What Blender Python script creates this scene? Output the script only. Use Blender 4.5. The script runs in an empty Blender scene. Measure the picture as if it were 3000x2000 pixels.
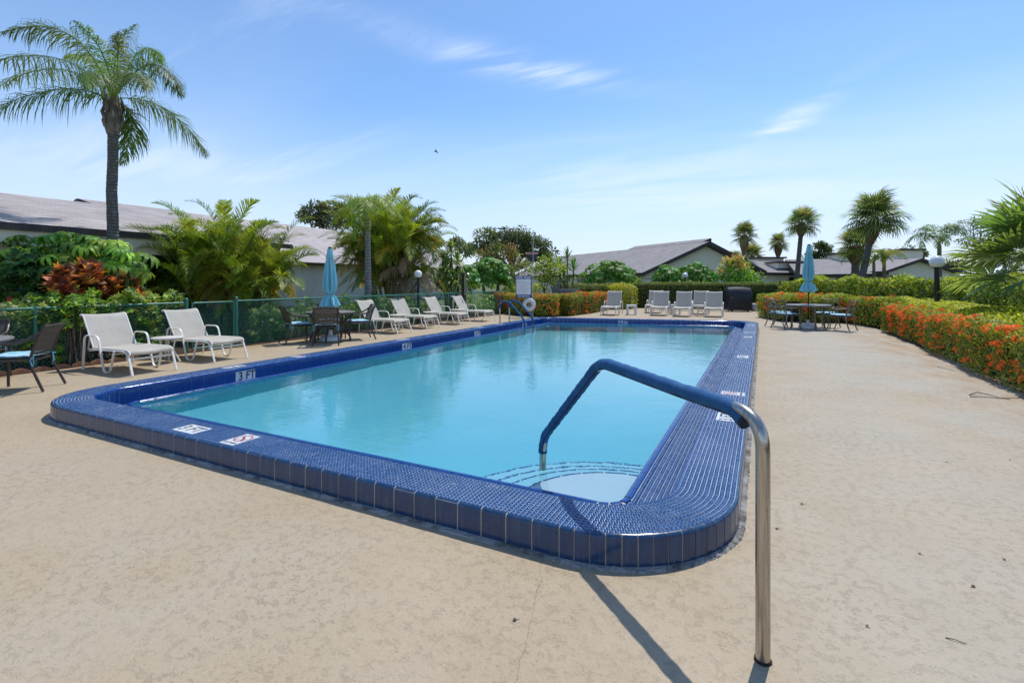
import bpy, bmesh, math, random
import numpy as np
from mathutils import Vector, Matrix, Euler

random.seed(7)
RNG = np.random.default_rng(11)
R = math.radians
SC = bpy.context.scene
COL = SC.collection

# ------------------------------------------------------------------ camera, light, exposure
CAM_H = 1.405                      # eye height above the pool deck
YAW = math.atan2(735.0, 1450.0)    # pool axis (+Y) lies this far right of the view
cam_d = bpy.data.cameras.new('camera')
cam = bpy.data.objects.new('camera', cam_d)
COL.objects.link(cam)
cam.location = (0, 0, CAM_H)
cam.rotation_euler = (R(90), 0, YAW)
cam_d.sensor_width = 36.0
cam_d.lens = 36.0 * 1450.0 / 3000.0
cam_d.shift_y = -175.0 / 3000.0
cam_d.clip_start = 0.05
cam_d.clip_end = 2000
SC.camera = cam

SUN_EL, SUN_AZ = R(65), R(9)       # azimuth measured from +Y towards +X
world = bpy.data.worlds.new('World')
SC.world = world
world.use_nodes = True
wn, wl = world.node_tree.nodes, world.node_tree.links
wn.clear()
w_out = wn.new('ShaderNodeOutputWorld')
w_bg = wn.new('ShaderNodeBackground')
w_bg.inputs['Strength'].default_value = 0.125
wl.new(w_bg.outputs[0], w_out.inputs[0])
w_sky = wn.new('ShaderNodeTexSky')
w_sky.sky_type = 'NISHITA'
w_sky.sun_disc = False
w_sky.sun_elevation = SUN_EL
w_sky.sun_rotation = SUN_AZ
w_sky.altitude = 0
w_sky.air_density = 1.0
w_sky.dust_density = 0.3
w_sky.ozone_density = 3.6

def wmath(op, a, b=None, clamp=False):
    n = wn.new('ShaderNodeMath')
    n.operation = op
    n.use_clamp = clamp
    for i, v in enumerate((a, b)):
        if v is None:
            continue
        if isinstance(v, (int, float)):
            n.inputs[i].default_value = v
        else:
            wl.new(v, n.inputs[i])
    return n.outputs[0]

def world_clouds():
    tc = wn.new('ShaderNodeTexCoord')
    sep = wn.new('ShaderNodeSeparateXYZ')
    wl.new(tc.outputs['Generated'], sep.inputs[0])
    zc = wmath('MAXIMUM', sep.outputs[2], 0.0)
    den = wmath('ADD', zc, 0.16)
    u = wmath('DIVIDE', sep.outputs[0], den)
    v = wmath('DIVIDE', sep.outputs[1], den)
    comb = wn.new('ShaderNodeCombineXYZ')
    wl.new(u, comb.inputs[0])
    wl.new(v, comb.inputs[1])
    def noise(rot, scl, scale, detail, rough, dist):
        mp = wn.new('ShaderNodeMapping')
        mp.inputs['Rotation'].default_value = (0, 0, rot)
        mp.inputs['Scale'].default_value = scl
        wl.new(comb.outputs[0], mp.inputs[0])
        nz = wn.new('ShaderNodeTexNoise')
        nz.inputs['Scale'].default_value = scale
        nz.inputs['Detail'].default_value = detail
        nz.inputs['Roughness'].default_value = rough
        nz.inputs['Distortion'].default_value = dist
        wl.new(mp.outputs[0], nz.inputs['Vector'])
        return nz.outputs[0]
    def ramp(x, lo, hi):
        m = wn.new('ShaderNodeMapRange')
        m.interpolation_type = 'SMOOTHSTEP'
        m.inputs['From Min'].default_value = lo
        m.inputs['From Max'].default_value = hi
        wl.new(x, m.inputs['Value'])
        return m.outputs[0]
    fine = noise(R(38), (0.45, 1.9, 1), 1.7, 9, 0.62, 0.7)
    big = noise(R(20), (0.6, 1.0, 1), 0.55, 3, 0.5, 0.3)
    veil = noise(R(30), (0.35, 1.3, 1), 0.9, 5, 0.5, 0.4)
    wisps = wmath('MULTIPLY', ramp(fine, 0.44, 0.78), ramp(big, 0.46, 0.66))
    wisps = wmath('MULTIPLY', wisps, 0.5)
    thin = wmath('MULTIPLY', ramp(veil, 0.38, 0.72), 0.22)
    low = ramp(zc, 0.55, 0.05)
    # single cirrus streaks: (azimuth, elevation, half length, half width, slope, strength)
    az = wmath('ARCTAN2', sep.outputs[0], sep.outputs[1])
    el = wmath('ARCSINE', sep.outputs[2])
    cloud = wmath('MAXIMUM', wmath('MULTIPLY', wisps, 0.6), wmath('MULTIPLY', thin, wmath('ADD', low, 0.25)))
    for a0, e0, la, lw, sl, st in ((R(-29), R(24.0), 0.26, 0.026, -0.18, 0.55), (R(-20.5), R(22.4), 0.13, 0.018, -0.18, 0.75),
                                   (R(4.2), R(16.8), 0.075, 0.017, 0.42, 1.15), (R(2.6), R(15.4), 0.05, 0.010, 0.10, 0.8),
                                   (R(-9), R(10.2), 0.36, 0.075, -0.06, 0.50), (R(-66), R(11), 0.25, 0.05, 0.0, 0.40)):
        da = wmath('SUBTRACT', az, a0)
        de = wmath('SUBTRACT', wmath('SUBTRACT', el, e0), wmath('MULTIPLY', da, sl))
        r2 = wmath('ADD', wmath('POWER', wmath('DIVIDE', da, la), 2), wmath('POWER', wmath('DIVIDE', de, lw), 2))
        g = wmath('POWER', 2.718, wmath('MULTIPLY', r2, -1.0))
        g = wmath('MULTIPLY', wmath('MULTIPLY', g, ramp(fine, 0.34, 0.68)), st)
        cloud = wmath('ADD', cloud, g)
    hz = wmath('MULTIPLY', ramp(zc, 0.34, 0.0), 0.80)
    cloud = wmath('MINIMUM', cloud, 1.0)
    mh = wn.new('ShaderNodeMix')
    mh.data_type = 'RGBA'
    wl.new(hz, mh.inputs['Factor'])
    mh.inputs[7].default_value = (3.75, 4.35, 5.75, 1)
    mix = wn.new('ShaderNodeMix')
    mix.data_type = 'RGBA'
    wl.new(cloud, mix.inputs['Factor'])
    hs = wn.new('ShaderNodeHueSaturation')
    hs.inputs['Saturation'].default_value = 1.12
    wl.new(w_sky.outputs[0], hs.inputs['Color'])
    wl.new(hs.outputs[0], mh.inputs[6])
    wl.new(mh.outputs[2], mix.inputs[6])
    mix.inputs[7].default_value = (4.7, 5.35, 6.6, 1)
    wl.new(mix.outputs[2], w_bg.inputs['Color'])
world_clouds()

sun_d = bpy.data.lights.new('sun', 'SUN')
sun_d.energy = 2.5
sun_d.cycles.is_caustics_light = True
sun_d.angle = R(0.53)
sun_d.color = (1.0, 0.985, 0.95)
sun = bpy.data.objects.new('sun', sun_d)
COL.objects.link(sun)
sun.location = (0, 0, 60)
sdir = Vector((math.sin(SUN_AZ) * math.cos(SUN_EL), math.cos(SUN_AZ) * math.cos(SUN_EL), math.sin(SUN_EL)))
sun.rotation_euler = sdir.to_track_quat('Z', 'Y').to_euler()

SC.view_settings.view_transform = 'Standard'
SC.view_settings.look = 'None'
SC.view_settings.exposure = 0.55
SC.view_settings.gamma = 1.0
SC.render.engine = 'CYCLES'
SC.cycles.use_denoising = True
SC.cycles.max_bounces = 8
SC.cycles.transparent_max_bounces = 12
SC.cycles.caustics_reflective = False
SC.cycles.caustics_refractive = True
SC.cycles.sample_clamp_indirect = 6.0

# ------------------------------------------------------------------ helpers: places
_s, _c = math.sin(YAW), math.cos(YAW)
def at(px, D, py=None):
    """world point seen at column px of the photograph, D metres in front of the camera"""
    X = (px - 1500.0) / 1450.0 * D
    z = 0.0 if py is None else CAM_H - (py - 825.0) * D / 1450.0
    return Vector((X * _c - D * _s, X * _s + D * _c, z))
def on_x(px, x):
    """D at which column px meets the plane X = x"""
    return x / ((px - 1500.0) / 1450.0 * _c - _s)

# ------------------------------------------------------------------ helpers: objects
def setp(o, label=None, cat=None, group=None, kind=None):
    for k, v in (('label', label), ('category', cat), ('group', group), ('kind', kind)):
        if v:
            o[k] = v
    return o
def link(o, parent=None):
    COL.objects.link(o)
    if parent is not None:
        o.parent = parent
    return o
def empty(name, loc, rz=0, label=None, cat=None, group=None):
    o = bpy.data.objects.new(name, None)
    o.empty_display_size = 0.2
    link(o)
    o.location = loc
    o.rotation_euler = (0, 0, rz)
    return setp(o, label, cat, group)
def mobj(name, me, parent=None, loc=None, rot=None, scl=None):
    o = bpy.data.objects.new(name, me)
    link(o, parent)
    if loc is not None:
        o.location = loc
    if rot is not None:
        o.rotation_euler = rot
    if scl is not None:
        o.scale = scl if hasattr(scl, '__len__') else (scl, scl, scl)
    return o
def kids(o):
    return [c for c in CH.get(o, [])]
CH = {}
def copy_tree(o, loc, rz, label=None, group=None):
    c = o.copy()
    COL.objects.link(c)
    c.location = loc
    c.rotation_euler = (0, 0, rz)
    if label:
        c['label'] = label
    if group:
        c['group'] = group
    for ch in list(o.children):
        d = ch.copy()
        COL.objects.link(d)
        d.parent = c
        for g in list(ch.children):
            e = g.copy()
            COL.objects.link(e)
            e.parent = d
    return c

class MB:
    """collects simple shapes into one mesh"""
    def __init__(s):
        s.v, s.f, s.m = [], [], []
        s.mi = 0
    def add(s, vs, fs):
        n = len(s.v)
        s.v += [tuple(p) for p in vs]
        s.f += [tuple(i + n for i in f) for f in fs]
        s.m += [s.mi] * len(fs)
        return s
    def box(s, c, d, rz=0, rx=0, ry=0):
        M = Euler((rx, ry, rz)).to_matrix()
        vs = []
        for x in (-.5, .5):
            for y in (-.5, .5):
                for z in (-.5, .5):
                    vs.append(Vector(c) + M @ Vector((x * d[0], y * d[1], z * d[2])))
        return s.add(vs, [(0, 1, 3, 2), (4, 6, 7, 5), (0, 4, 5, 1), (2, 3, 7, 6), (0, 2, 6, 4), (1, 5, 7, 3)])
    def tube(s, pts, r, n=8, cap=True, flat=1.0, up=None, closed=False):
        """sweep a circle (or flattened circle) along points; r number or list"""
        pts = [Vector(p) for p in pts]
        k = len(pts)
        rs = r if hasattr(r, '__len__') else [r] * k
        rings = []
        prev = None
        for i in range(k):
            if closed:
                t = pts[(i + 1) % k] - pts[i - 1]
            else:
                t = pts[min(i + 1, k - 1)] - pts[max(i - 1, 0)]
            t = t.normalized() if t.length > 1e-9 else Vector((0, 0, 1))
            if prev is None:
                a = Vector(up) if up is not None else (Vector((0, 0, 1)) if abs(t.z) < 0.9 else Vector((1, 0, 0)))
            else:
                a = prev
            b = t.cross(a).normalized()
            a = b.cross(t).normalized()
            prev = a
            rings.append([pts[i] + (a * math.cos(q) * rs[i] * flat + b * math.sin(q) * rs[i])
                          for q in [2 * math.pi * j / n for j in range(n)]])
        vs = [p for ring in rings for p in ring]
        fs = []
        for i in range(k if closed else k - 1):
            for j in range(n):
                i2 = (i + 1) % k
                fs.append((i * n + j, i * n + (j + 1) % n, i2 * n + (j + 1) % n, i2 * n + j))
        if cap and not closed:
            fs.append(tuple(range(n - 1, -1, -1)))
            fs.append(tuple((k - 1) * n + j for j in range(n)))
        return s.add(vs, fs)
    def lathe(s, prof, n=24, c=(0, 0, 0)):
        vs, fs = [], []
        for r_, z in prof:
            for j in range(n):
                q = 2 * math.pi * j / n
                vs.append((c[0] + r_ * math.cos(q), c[1] + r_ * math.sin(q), c[2] + z))
        for i in range(len(prof) - 1):
            for j in range(n):
                fs.append((i * n + j, i * n + (j + 1) % n, (i + 1) * n + (j + 1) % n, (i + 1) * n + j))
        fs.append(tuple(range(n - 1, -1, -1)))
        fs.append(tuple((len(prof) - 1) * n + j for j in range(n)))
        return s.add(vs, fs)
    def sheet(s, pts):
        return s.add(pts, [tuple(range(len(pts)))])
    def mesh(s, name, mats, smooth=False, angle=40):
        me = bpy.data.meshes.new(name)
        me.from_pydata(s.v, [], s.f)
        if not hasattr(mats, '__len__'):
            mats = [mats]
        for m_ in mats:
            me.materials.append(m_)
        if any(s.m):
            me.polygons.foreach_set('material_index', s.m)
        if smooth:
            me.polygons.foreach_set('use_smooth', [True] * len(me.polygons))
            me.set_sharp_from_angle(angle=R(angle))
        me.update()
        return me
    def obj(s, name, mats, parent=None, smooth=False, loc=None, rot=None, angle=40):
        return mobj(name, s.mesh(name, mats, smooth, angle), parent, loc, rot)

def arc_pts(pts, rad=0.08, n=5):
    """round the corners of a polyline"""
    pts = [Vector(p) for p in pts]
    out = [pts[0]]
    for i in range(1, len(pts) - 1):
        a, b, c = pts[i - 1], pts[i], pts[i + 1]
        d1, d2 = (a - b), (c - b)
        r_ = min(rad, d1.length * .48, d2.length * .48)
        p1, p2 = b + d1.normalized() * r_, b + d2.normalized() * r_
        for k in range(n + 1):
            t = k / n
            out.append(p1 * (1 - t) ** 2 + b * 2 * t * (1 - t) + p2 * t ** 2)
    out.append(pts[-1])
    return out

def np_mesh(name, V, tris=None, quads=None, col=None, mat=None, smooth=False):
    me = bpy.data.meshes.new(name)
    V = np.ascontiguousarray(V, dtype=np.float32)
    nt = 0 if tris is None else len(tris)
    nq = 0 if quads is None else len(quads)
    me.vertices.add(len(V))
    me.vertices.foreach_set('co', V.ravel())
    idx = []
    if nt:
        idx.append(np.asarray(tris, dtype=np.int32).ravel())
    if nq:
        idx.append(np.asarray(quads, dtype=np.int32).ravel())
    loops = np.concatenate(idx)
    me.loops.add(len(loops))
    me.loops.foreach_set('vertex_index', loops)
    me.polygons.add(nt + nq)
    tot = np.concatenate([np.full(nt, 3, np.int32), np.full(nq, 4, np.int32)])
    start = np.concatenate([[0], np.cumsum(tot)[:-1]]).astype(np.int32)
    me.polygons.foreach_set('loop_start', start)
    if col is not None:
        at_ = me.attributes.new('Col', 'FLOAT_COLOR', 'POINT')
        c4 = np.ones((len(V), 4), np.float32)
        c4[:, :3] = col
        at_.data.foreach_set('color', c4.ravel())
    if mat is not None:
        me.materials.append(mat)
    if smooth:
        me.polygons.foreach_set('use_smooth', np.ones(nt + nq, dtype=bool))
    me.update(calc_edges=True)
    me.validate()
    return me

# ------------------------------------------------------------------ helpers: materials
class NT:
    def __init__(s, name):
        s.mat = bpy.data.materials.new(name)
        s.mat.use_nodes = True
        s.t = s.mat.node_tree
        s.n, s.l = s.t.nodes, s.t.links
        s.b = s.n.get('Principled BSDF')
        s.out = s.n.get('Material Output')
    def node(s, typ, **kw):
        n = s.n.new(typ)
        for k, v in kw.items():
            setattr(n, k, v)
        return n
    def put(s, sock, v):
        if v is None:
            return
        if isinstance(v, bpy.types.NodeSocket):
            s.l.new(v, sock)
        else:
            sock.default_value = v
    def coord(s, which='Object'):
        if which == 'World':
            return s.node('ShaderNodeNewGeometry').outputs['Position']
        return s.node('ShaderNodeTexCoord').outputs[which]
    def map(s, vec, scale=(1, 1, 1), rot=(0, 0, 0), loc=(0, 0, 0)):
        m = s.node('ShaderNodeMapping')
        s.l.new(vec, m.inputs[0])
        m.inputs['Scale'].default_value = scale
        m.inputs['Rotation'].default_value = rot
        m.inputs['Location'].default_value = loc
        return m.outputs[0]
    def noise(s, vec, scale, detail=3, rough=.5, dist=0, out=0):
        n = s.node('ShaderNodeTexNoise')
        if vec is not None:
            s.l.new(vec, n.inputs['Vector'])
        n.inputs['Scale'].default_value = scale
        n.inputs['Detail'].default_value = detail
        n.inputs['Roughness'].default_value = rough
        n.inputs['Distortion'].default_value = dist
        return n.outputs[out]
    def math(s, op, a, b=None, clamp=False):
        n = s.node('ShaderNodeMath', operation=op, use_clamp=clamp)
        s.put(n.inputs[0], a)
        s.put(n.inputs[1], b)
        return n.outputs[0]
    def step(s, x, lo, hi, a=0., b=1.):
        m = s.node('ShaderNodeMapRange', interpolation_type='SMOOTHSTEP')
        s.put(m.inputs['Value'], x)
        m.inputs['From Min'].default_value = lo
        m.inputs['From Max'].default_value = hi
        m.inputs['To Min'].default_value = a
        m.inputs['To Max'].default_value = b
        return m.outputs[0]
    def mix(s, f, a, b, mode='MIX'):
        m = s.node('ShaderNodeMix', data_type='RGBA', blend_type=mode)
        s.put(m.inputs[0], f)
        for sk, v in ((m.inputs[6], a), (m.inputs[7], b)):
            if isinstance(v, (tuple, list)) and len(v) == 3:
                v = tuple(v) + (1,)
            s.put(sk, v)
        return m.outputs[2]
    def bump(s, h, strength=.3, dist=.01, normal=None):
        b = s.node('ShaderNodeBump')
        s.put(b.inputs['Height'], h)
        b.inputs['Strength'].default_value = strength
        b.inputs['Distance'].default_value = dist
        if normal is not None:
            s.l.new(normal, b.inputs['Normal'])
        return b.outputs[0]
    def set(s, color=None, rough=None, metal=None, normal=None, spec=None, **kw):
        if isinstance(color, (tuple, list)) and len(color) == 3:
            color = tuple(color) + (1,)
        s.put(s.b.inputs['Base Color'], color)
        s.put(s.b.inputs['Roughness'], rough)
        s.put(s.b.inputs['Metallic'], metal)
        s.put(s.b.inputs['Specular IOR Level'], spec)
        s.put(s.b.inputs['Normal'], normal)
        return s.mat

def plain(name, col, rough=.5, metal=0., var=.12, scale=6., bump=0., bscale=120., spec=None, wear=None):
    """a procedural finish: base colour with soft uneven tone and a fine relief"""
    t = NT(name)
    co = t.coord('Object')
    nz = t.noise(co, scale, 4, .6)
    dark = tuple(c * (1 - var) for c in col)
    lite = tuple(min(1, c * (1 + var)) for c in col)
    c = t.mix(t.step(nz, .3, .7), dark, lite)
    if wear is not None:
        n2 = t.noise(co, scale * 2.3, 6, .7)
        c = t.mix(t.step(n2, .58, .72), c, wear)
    nrm = None
    if bump:
        nrm = t.bump(t.noise(co, bscale, 3), bump, .002)
    rr = t.step(t.noise(co, scale * 1.7, 3), .2, .8, max(.02, rough - .08), min(1, rough + .08))
    return t.set(c, rr, metal, nrm, spec)
# ------------------------------------------------------------------ materials of the setting
def mat_deck():
    t = NT('deck_coating')
    P = t.coord('World')
    sep = t.node('ShaderNodeSeparateXYZ')
    t.l.new(P, sep.inputs[0])
    big = t.noise(P, .35, 4, .55)
    mid = t.noise(P, 1.6, 5, .6)
    fine = t.noise(P, 55, 4, .65)
    c = t.mix(t.step(big, .35, .65), (0.437, 0.331, 0.209), (0.410, 0.331, 0.227))
    c = t.mix(t.step(mid, .35, .7), c, (0.390, 0.300, 0.190))
    st1 = t.step(t.noise(t.map(P, (1, .7, 1), (0, 0, R(35))), .75, 6, .68), .52, .72)
    c = t.mix(t.math('MULTIPLY', st1, .30), c, (.285, .215, .150))
    # greyer, scrubbed lane on the hedge side
    lane = t.math('MULTIPLY', t.step(sep.outputs[0], -.6, 1.6), t.step(t.noise(P, .5, 3), .25, .6))
    c = t.mix(t.math('MULTIPLY', lane, .75), c, (0.389, 0.363, 0.297))
    # soil washed out of the beds
    soil = t.math('MULTIPLY', t.step(sep.outputs[0], 1.3, 3.0), t.step(t.noise(t.map(P, (1.3, .6, 1)), 1.7, 5, .65), .40, .66))
    c = t.mix(t.math('MULTIPLY', soil, .8), c, (0.312, 0.175, 0.076))
    soil2 = t.math('MULTIPLY', t.step(sep.outputs[0], -9.0, -10.1), t.step(t.noise(P, 2.1, 4), .42, .62))
    c = t.mix(t.math('MULTIPLY', soil2, .7), c, (0.327, 0.186, 0.072))
    # trowelled coating: thin broken squiggles where the texture was knocked down
    warp = t.noise(P, 9, 3, .6, 0, 1)
    addv = t.node('ShaderNodeVectorMath', operation='MULTIPLY_ADD')
    t.l.new(warp, addv.inputs[0])
    addv.inputs[1].default_value = (.10, .10, 0)
    t.l.new(t.map(P, (1, 1.25, 1), (0, 0, R(24))), addv.inputs[2])
    sq = t.noise(addv.outputs[0], 24, 1.3, .5, .9)
    sq2 = t.noise(addv.outputs[0], 43, 1.2, .5, 1.0)
    band = t.step(t.math('ABSOLUTE', t.math('SUBTRACT', sq, .5)), .050, .018)
    band2 = t.step(t.math('ABSOLUTE', t.math('SUBTRACT', sq2, .52)), .060, .020)
    patch = t.step(t.noise(P, 1.1, 5, .7), .15, .80)
    patch2 = t.step(t.noise(P, 19, 2.5, .65), .50, .58)
    lines = t.math('MULTIPLY', t.math('MAXIMUM', band, t.math('MULTIPLY', band2, .8)), t.math('MULTIPLY', patch, patch2))
    c = t.mix(t.math('MULTIPLY', lines, .36), c, (.125, .095, .068))
    # fine aggregate, pits
    c = t.mix(t.math('MULTIPLY', t.step(fine, .34, .66), .26), c, (0.515, 0.414, 0.285))
    pit = t.step(t.noise(P, 120, 2, .5), .63, .70)
    c = t.mix(t.math('MULTIPLY', pit, .5), c, (.17, .135, .10))
    # scrapes of old pale blue paint and of fresh patching
    bl = t.math('MULTIPLY', t.step(t.noise(t.map(P, (1, 1.8, 1), (0, 0, R(30))), 5.5, 4, .7), .735, .755), t.step(t.noise(P, .8, 2), .44, .5))
    c = t.mix(t.math('MULTIPLY', bl, .75), c, (.42, .52, .66))
    wh = t.step(t.noise(t.map(P, (1, 2.6, 1), (0, 0, R(-35)), (3, 7, 0)), 4.2, 4, .6), .70, .74)
    c = t.mix(t.math('MULTIPLY', wh, .55), c, (0.531, 0.436, 0.302))
    # hairline crack
    wob = t.noise(P, 6, 5, .7)
    xl = t.math('ADD', t.math('MULTIPLY', sep.outputs[1], -.30), t.math('MULTIPLY', wob, .09))
    dcr = t.math('ABSOLUTE', t.math('SUBTRACT', t.math('SUBTRACT', sep.outputs[0], xl), -.345))
    cr = t.math('MULTIPLY', t.step(dcr, .0026, .0008), t.step(sep.outputs[1], 2.34, 2.30))
    c = t.mix(t.math('MULTIPLY', cr, .5), c, (.10, .08, .06))
    h = t.math('ADD', t.math('MULTIPLY', lines, -1.2), t.math('ADD', t.math('MULTIPLY', fine, .35), t.math('MULTIPLY', sq, .9)))
    nrm = t.bump(h, .5, .006)
    return t.set(c, t.step(mid, .3, .7, .66, .82), 0, nrm, .35)

def mat_lawn():
    t = NT('lawn')
    P = t.coord('World')
    a = t.noise(P, 1.2, 5, .6)
    b = t.noise(P, 45, 3, .6)
    c = t.mix(t.step(a, .3, .7), (.085, .115, .03), (.14, .155, .05))
    c = t.mix(t.step(b, .4, .7), c, (.05, .085, .015))
    return t.set(c, .9, 0, t.bump(b, .8, .03))

def mat_mulch():
    t = NT('mulch')
    P = t.coord('World')
    a = t.noise(P, 28, 4, .7, 1.)
    b = t.noise(P, 3, 4, .6)
    c = t.mix(t.step(a, .35, .65), (.028, .016, .010), (.11, .062, .036))
    c = t.mix(t.math('MULTIPLY', t.step(b, .5, .7), .5), c, (.16, .10, .055))
    return t.set(c, .95, 0, t.bump(a, 1, .03))

def mat_tile(name, col, col2, rough=.12, scuff=0., hard=0.):
    """glazed pool tile; colour drifts from piece to piece"""
    t = NT(name)
    P = t.coord('World')
    inf = t.node('ShaderNodeObjectInfo')
    per = t.noise(P, 36, 1, .5)
    v = t.math('ADD', t.math('MULTIPLY', per, .75), t.math('MULTIPLY', inf.outputs['Random'], .25))
    c = t.mix(t.step(v, .3, .7), col, col2)
    rg = t.step(t.noise(P, 14, 4, .6), .3, .75, rough, rough + .16)
    if scuff:
        sc_ = t.math('MULTIPLY', t.step(t.noise(t.map(P, (1, 1, 1)), 3.1, 5, .7), .60, .74), t.step(t.noise(P, 70, 3, .7), .44, .58))
        c = t.mix(t.math('MULTIPLY', sc_, scuff), c, (.50, .49, .48))
        hz = t.step(t.noise(P, 1.7, 4, .6), .46, .66)
        c = t.mix(t.math('MULTIPLY', hz, .20), c, (.16, .24, .42))
    if hard:
        sep = t.node('ShaderNodeSeparateXYZ')
        t.l.new(P, sep.inputs[0])
        st = t.noise(t.map(P, (30, 30, 2)), 2.0, 4, .6)
        c = t.mix(t.math('MULTIPLY', t.step(st, .4, .75), hard), c, (.10, .13, .18))
    nrm = t.bump(t.noise(P, 25, 2), .05, .004)
    return t.set(c, rg, 0, nrm, .55)

def mat_grout(name, col, dirt):
    t = NT(name)
    P = t.coord('World')
    c = t.mix(t.step(t.noise(P, 7, 5, .7), .36, .68), col, dirt)
    return t.set(c, .85, 0, t.bump(t.noise(P, 200, 3), .4, .003))

def mat_plaster(name, c1, c2, c3):
    t = NT(name)
    P = t.coord('World')
    a = t.noise(P, .9, 5, .6)
    b = t.noise(P, 80, 3, .6)
    c = t.mix(t.step(a, .3, .7), c1, c2)
    c = t.mix(t.math('MULTIPLY', t.step(b, .35, .7), .3), c, c3)
    return t.set(c, .9)

def mat_water():
    t = NT('pool_water')
    P = t.coord('World')
    h = t.math('ADD', t.math('MULTIPLY', t.noise(t.map(P, (1, .7, 1), (0, 0, R(20))), 2.3, 3, .55), 1.0),
               t.math('MULTIPLY', t.noise(t.map(P, (.8, 1.6, 1), (0, 0, R(-15))), 7.5, 3, .55), .42))
    nrm = t.bump(h, .17, .03)
    t.set((.80, .97, 1.0), 0.0, 0, nrm)
    t.b.inputs['IOR'].default_value = 1.33
    t.b.inputs['Transmission Weight'].default_value = 1.0
    return t.mat

M_DECK, M_LAWN, M_MULCH = mat_deck(), mat_lawn(), mat_mulch()
M_TILE = mat_tile('mosaic_tile_blue', (.007, .058, .180), (.013, .092, .265), .18, .6)
M_FACE = mat_tile('curb_tile_blue', (.010, .040, .105), (.013, .053, .135), .12, 0, .32)
M_WALL = mat_tile('wall_tile_blue', (.004, .046, .20), (.006, .062, .25), .10)
M_WHITE_TILE = mat_tile('white_tile', (.62, .63, .64), (.74, .74, .73), .2)
M_GROUT = mat_grout('grout_white', (.60, .62, .64), (.36, .41, .47))
M_GROUT_TAN = mat_grout('grout_tan', (.52, .45, .36), (.36, .29, .21))
M_CAULK = mat_grout('old_caulk', (.34, .33, .31), (.10, .09, .08))
M_PLASTER = mat_plaster('pool_plaster_tint_deep', (.165, .60, .71), (.19, .64, .75), (.145, .52, .63))  # plaster colours carry the water's depth tint, bluest on floor and walls
M_PLASTER_TINT_MID = mat_plaster('pool_plaster_tint_mid', (.31, .66, .77), (.35, .70, .80), (.26, .58, .70))
M_PLASTER_TINT_SHALLOW = mat_plaster('pool_plaster_tint_shallow', (.60, .74, .82), (.66, .78, .85), (.50, .65, .74))
M_WATER = mat_water()
M_BLACK = plain('black_print', (.012, .012, .013), .5)
M_RED = plain('red_print', (.42, .02, .02), .45)
M_STEEL = NT('weathered_stainless')
def _steel():
    t = M_STEEL
    co = t.coord('Object')
    st = t.noise(t.map(co, (60, 60, 3)), 1.5, 5, .65)
    sp = t.noise(co, 45, 4, .7)
    c = t.mix(t.step(st, .35, .7), (.50, .47, .42), (.36, .31, .25))
    c = t.mix(t.math('MULTIPLY', t.step(sp, .60, .72), .7), c, (.17, .115, .065))
    return t.set(c, t.step(st, .3, .7, .20, .34), .96)
M_STEEL = _steel()

# ------------------------------------------------------------------ the setting: ground, deck, beds
HQ = [(-6.72, 2.67), (-.45, 2.67), (-.45, 17.17), (-6.72, 15.67)]   # opening under the coping
def ring_sheet(b, x0, x1, y0, y1, z):
    o_ = [(x0, y0), (x1, y0), (x1, y1), (x0, y1)]
    for i in range(4):
        j = (i + 1) % 4
        b.sheet([(o_[i][0], o_[i][1], z), (o_[j][0], o_[j][1], z), (HQ[j][0], HQ[j][1], z), (HQ[i][0], HQ[i][1], z)])
b = MB()
ring_sheet(b, -700, 700, -700, 900, -.03)
setp(b.obj('lawn', M_LAWN), 'sunlit green lawn around the pool deck and houses', kind='structure')
deck = MB()
dx0, dx1, dy0, dy1 = -10.05, 3.02, -6.0, 26.5
ring_sheet(deck, dx0, dx1, dy0, dy1, 0.0)
z = 0.0
deck.sheet([(dx0, dy0, z), (dx0, dy0, -.12), (dx0, dy1, -.12), (dx0, dy1, z)])
deck.sheet([(dx1, dy0, z), (dx1, dy1, z), (dx1, dy1, -.12), (dx1, dy0, -.12)])
setp(deck.obj('pool_deck', M_DECK), 'beige trowelled concrete deck around the pool', kind='structure')
mul = MB()
for poly in ([(-12.6, -6), (-10.05, -6), (-10.05, 26.5), (-12.6, 26.5)], [(3.02, -6), (9.5, -6), (9.5, 31), (3.02, 31)],
             [(-12.6, 26.5), (3.02, 26.5), (3.02, 31.5), (-12.6, 31.5)]):
    mul.sheet([(x, y, -.012) for x, y in poly])
setp(mul.obj('planting_bed', M_MULCH), 'dark mulch beds along the fence and hedges', kind='structure')
bd = MB()
for poly in ([(-12.2, 20.6), (-8.3, 17.85), (-7.0, 18.7), (-6.75, 21.2), (-6.8, 26.4), (-12.2, 26.4)],
             [(-.15, 21.9), (.6, 19.5), (2.6, 20.4), (3.0, 18.2), (3.05, 26.4), (-.1, 26.4)]):
    bd.sheet([(x, y, .006) for x, y in poly])
setp(bd.obj('planting_bed', M_MULCH), 'dark mulch bed under the orange flowering hedges', kind='structure')

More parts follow.
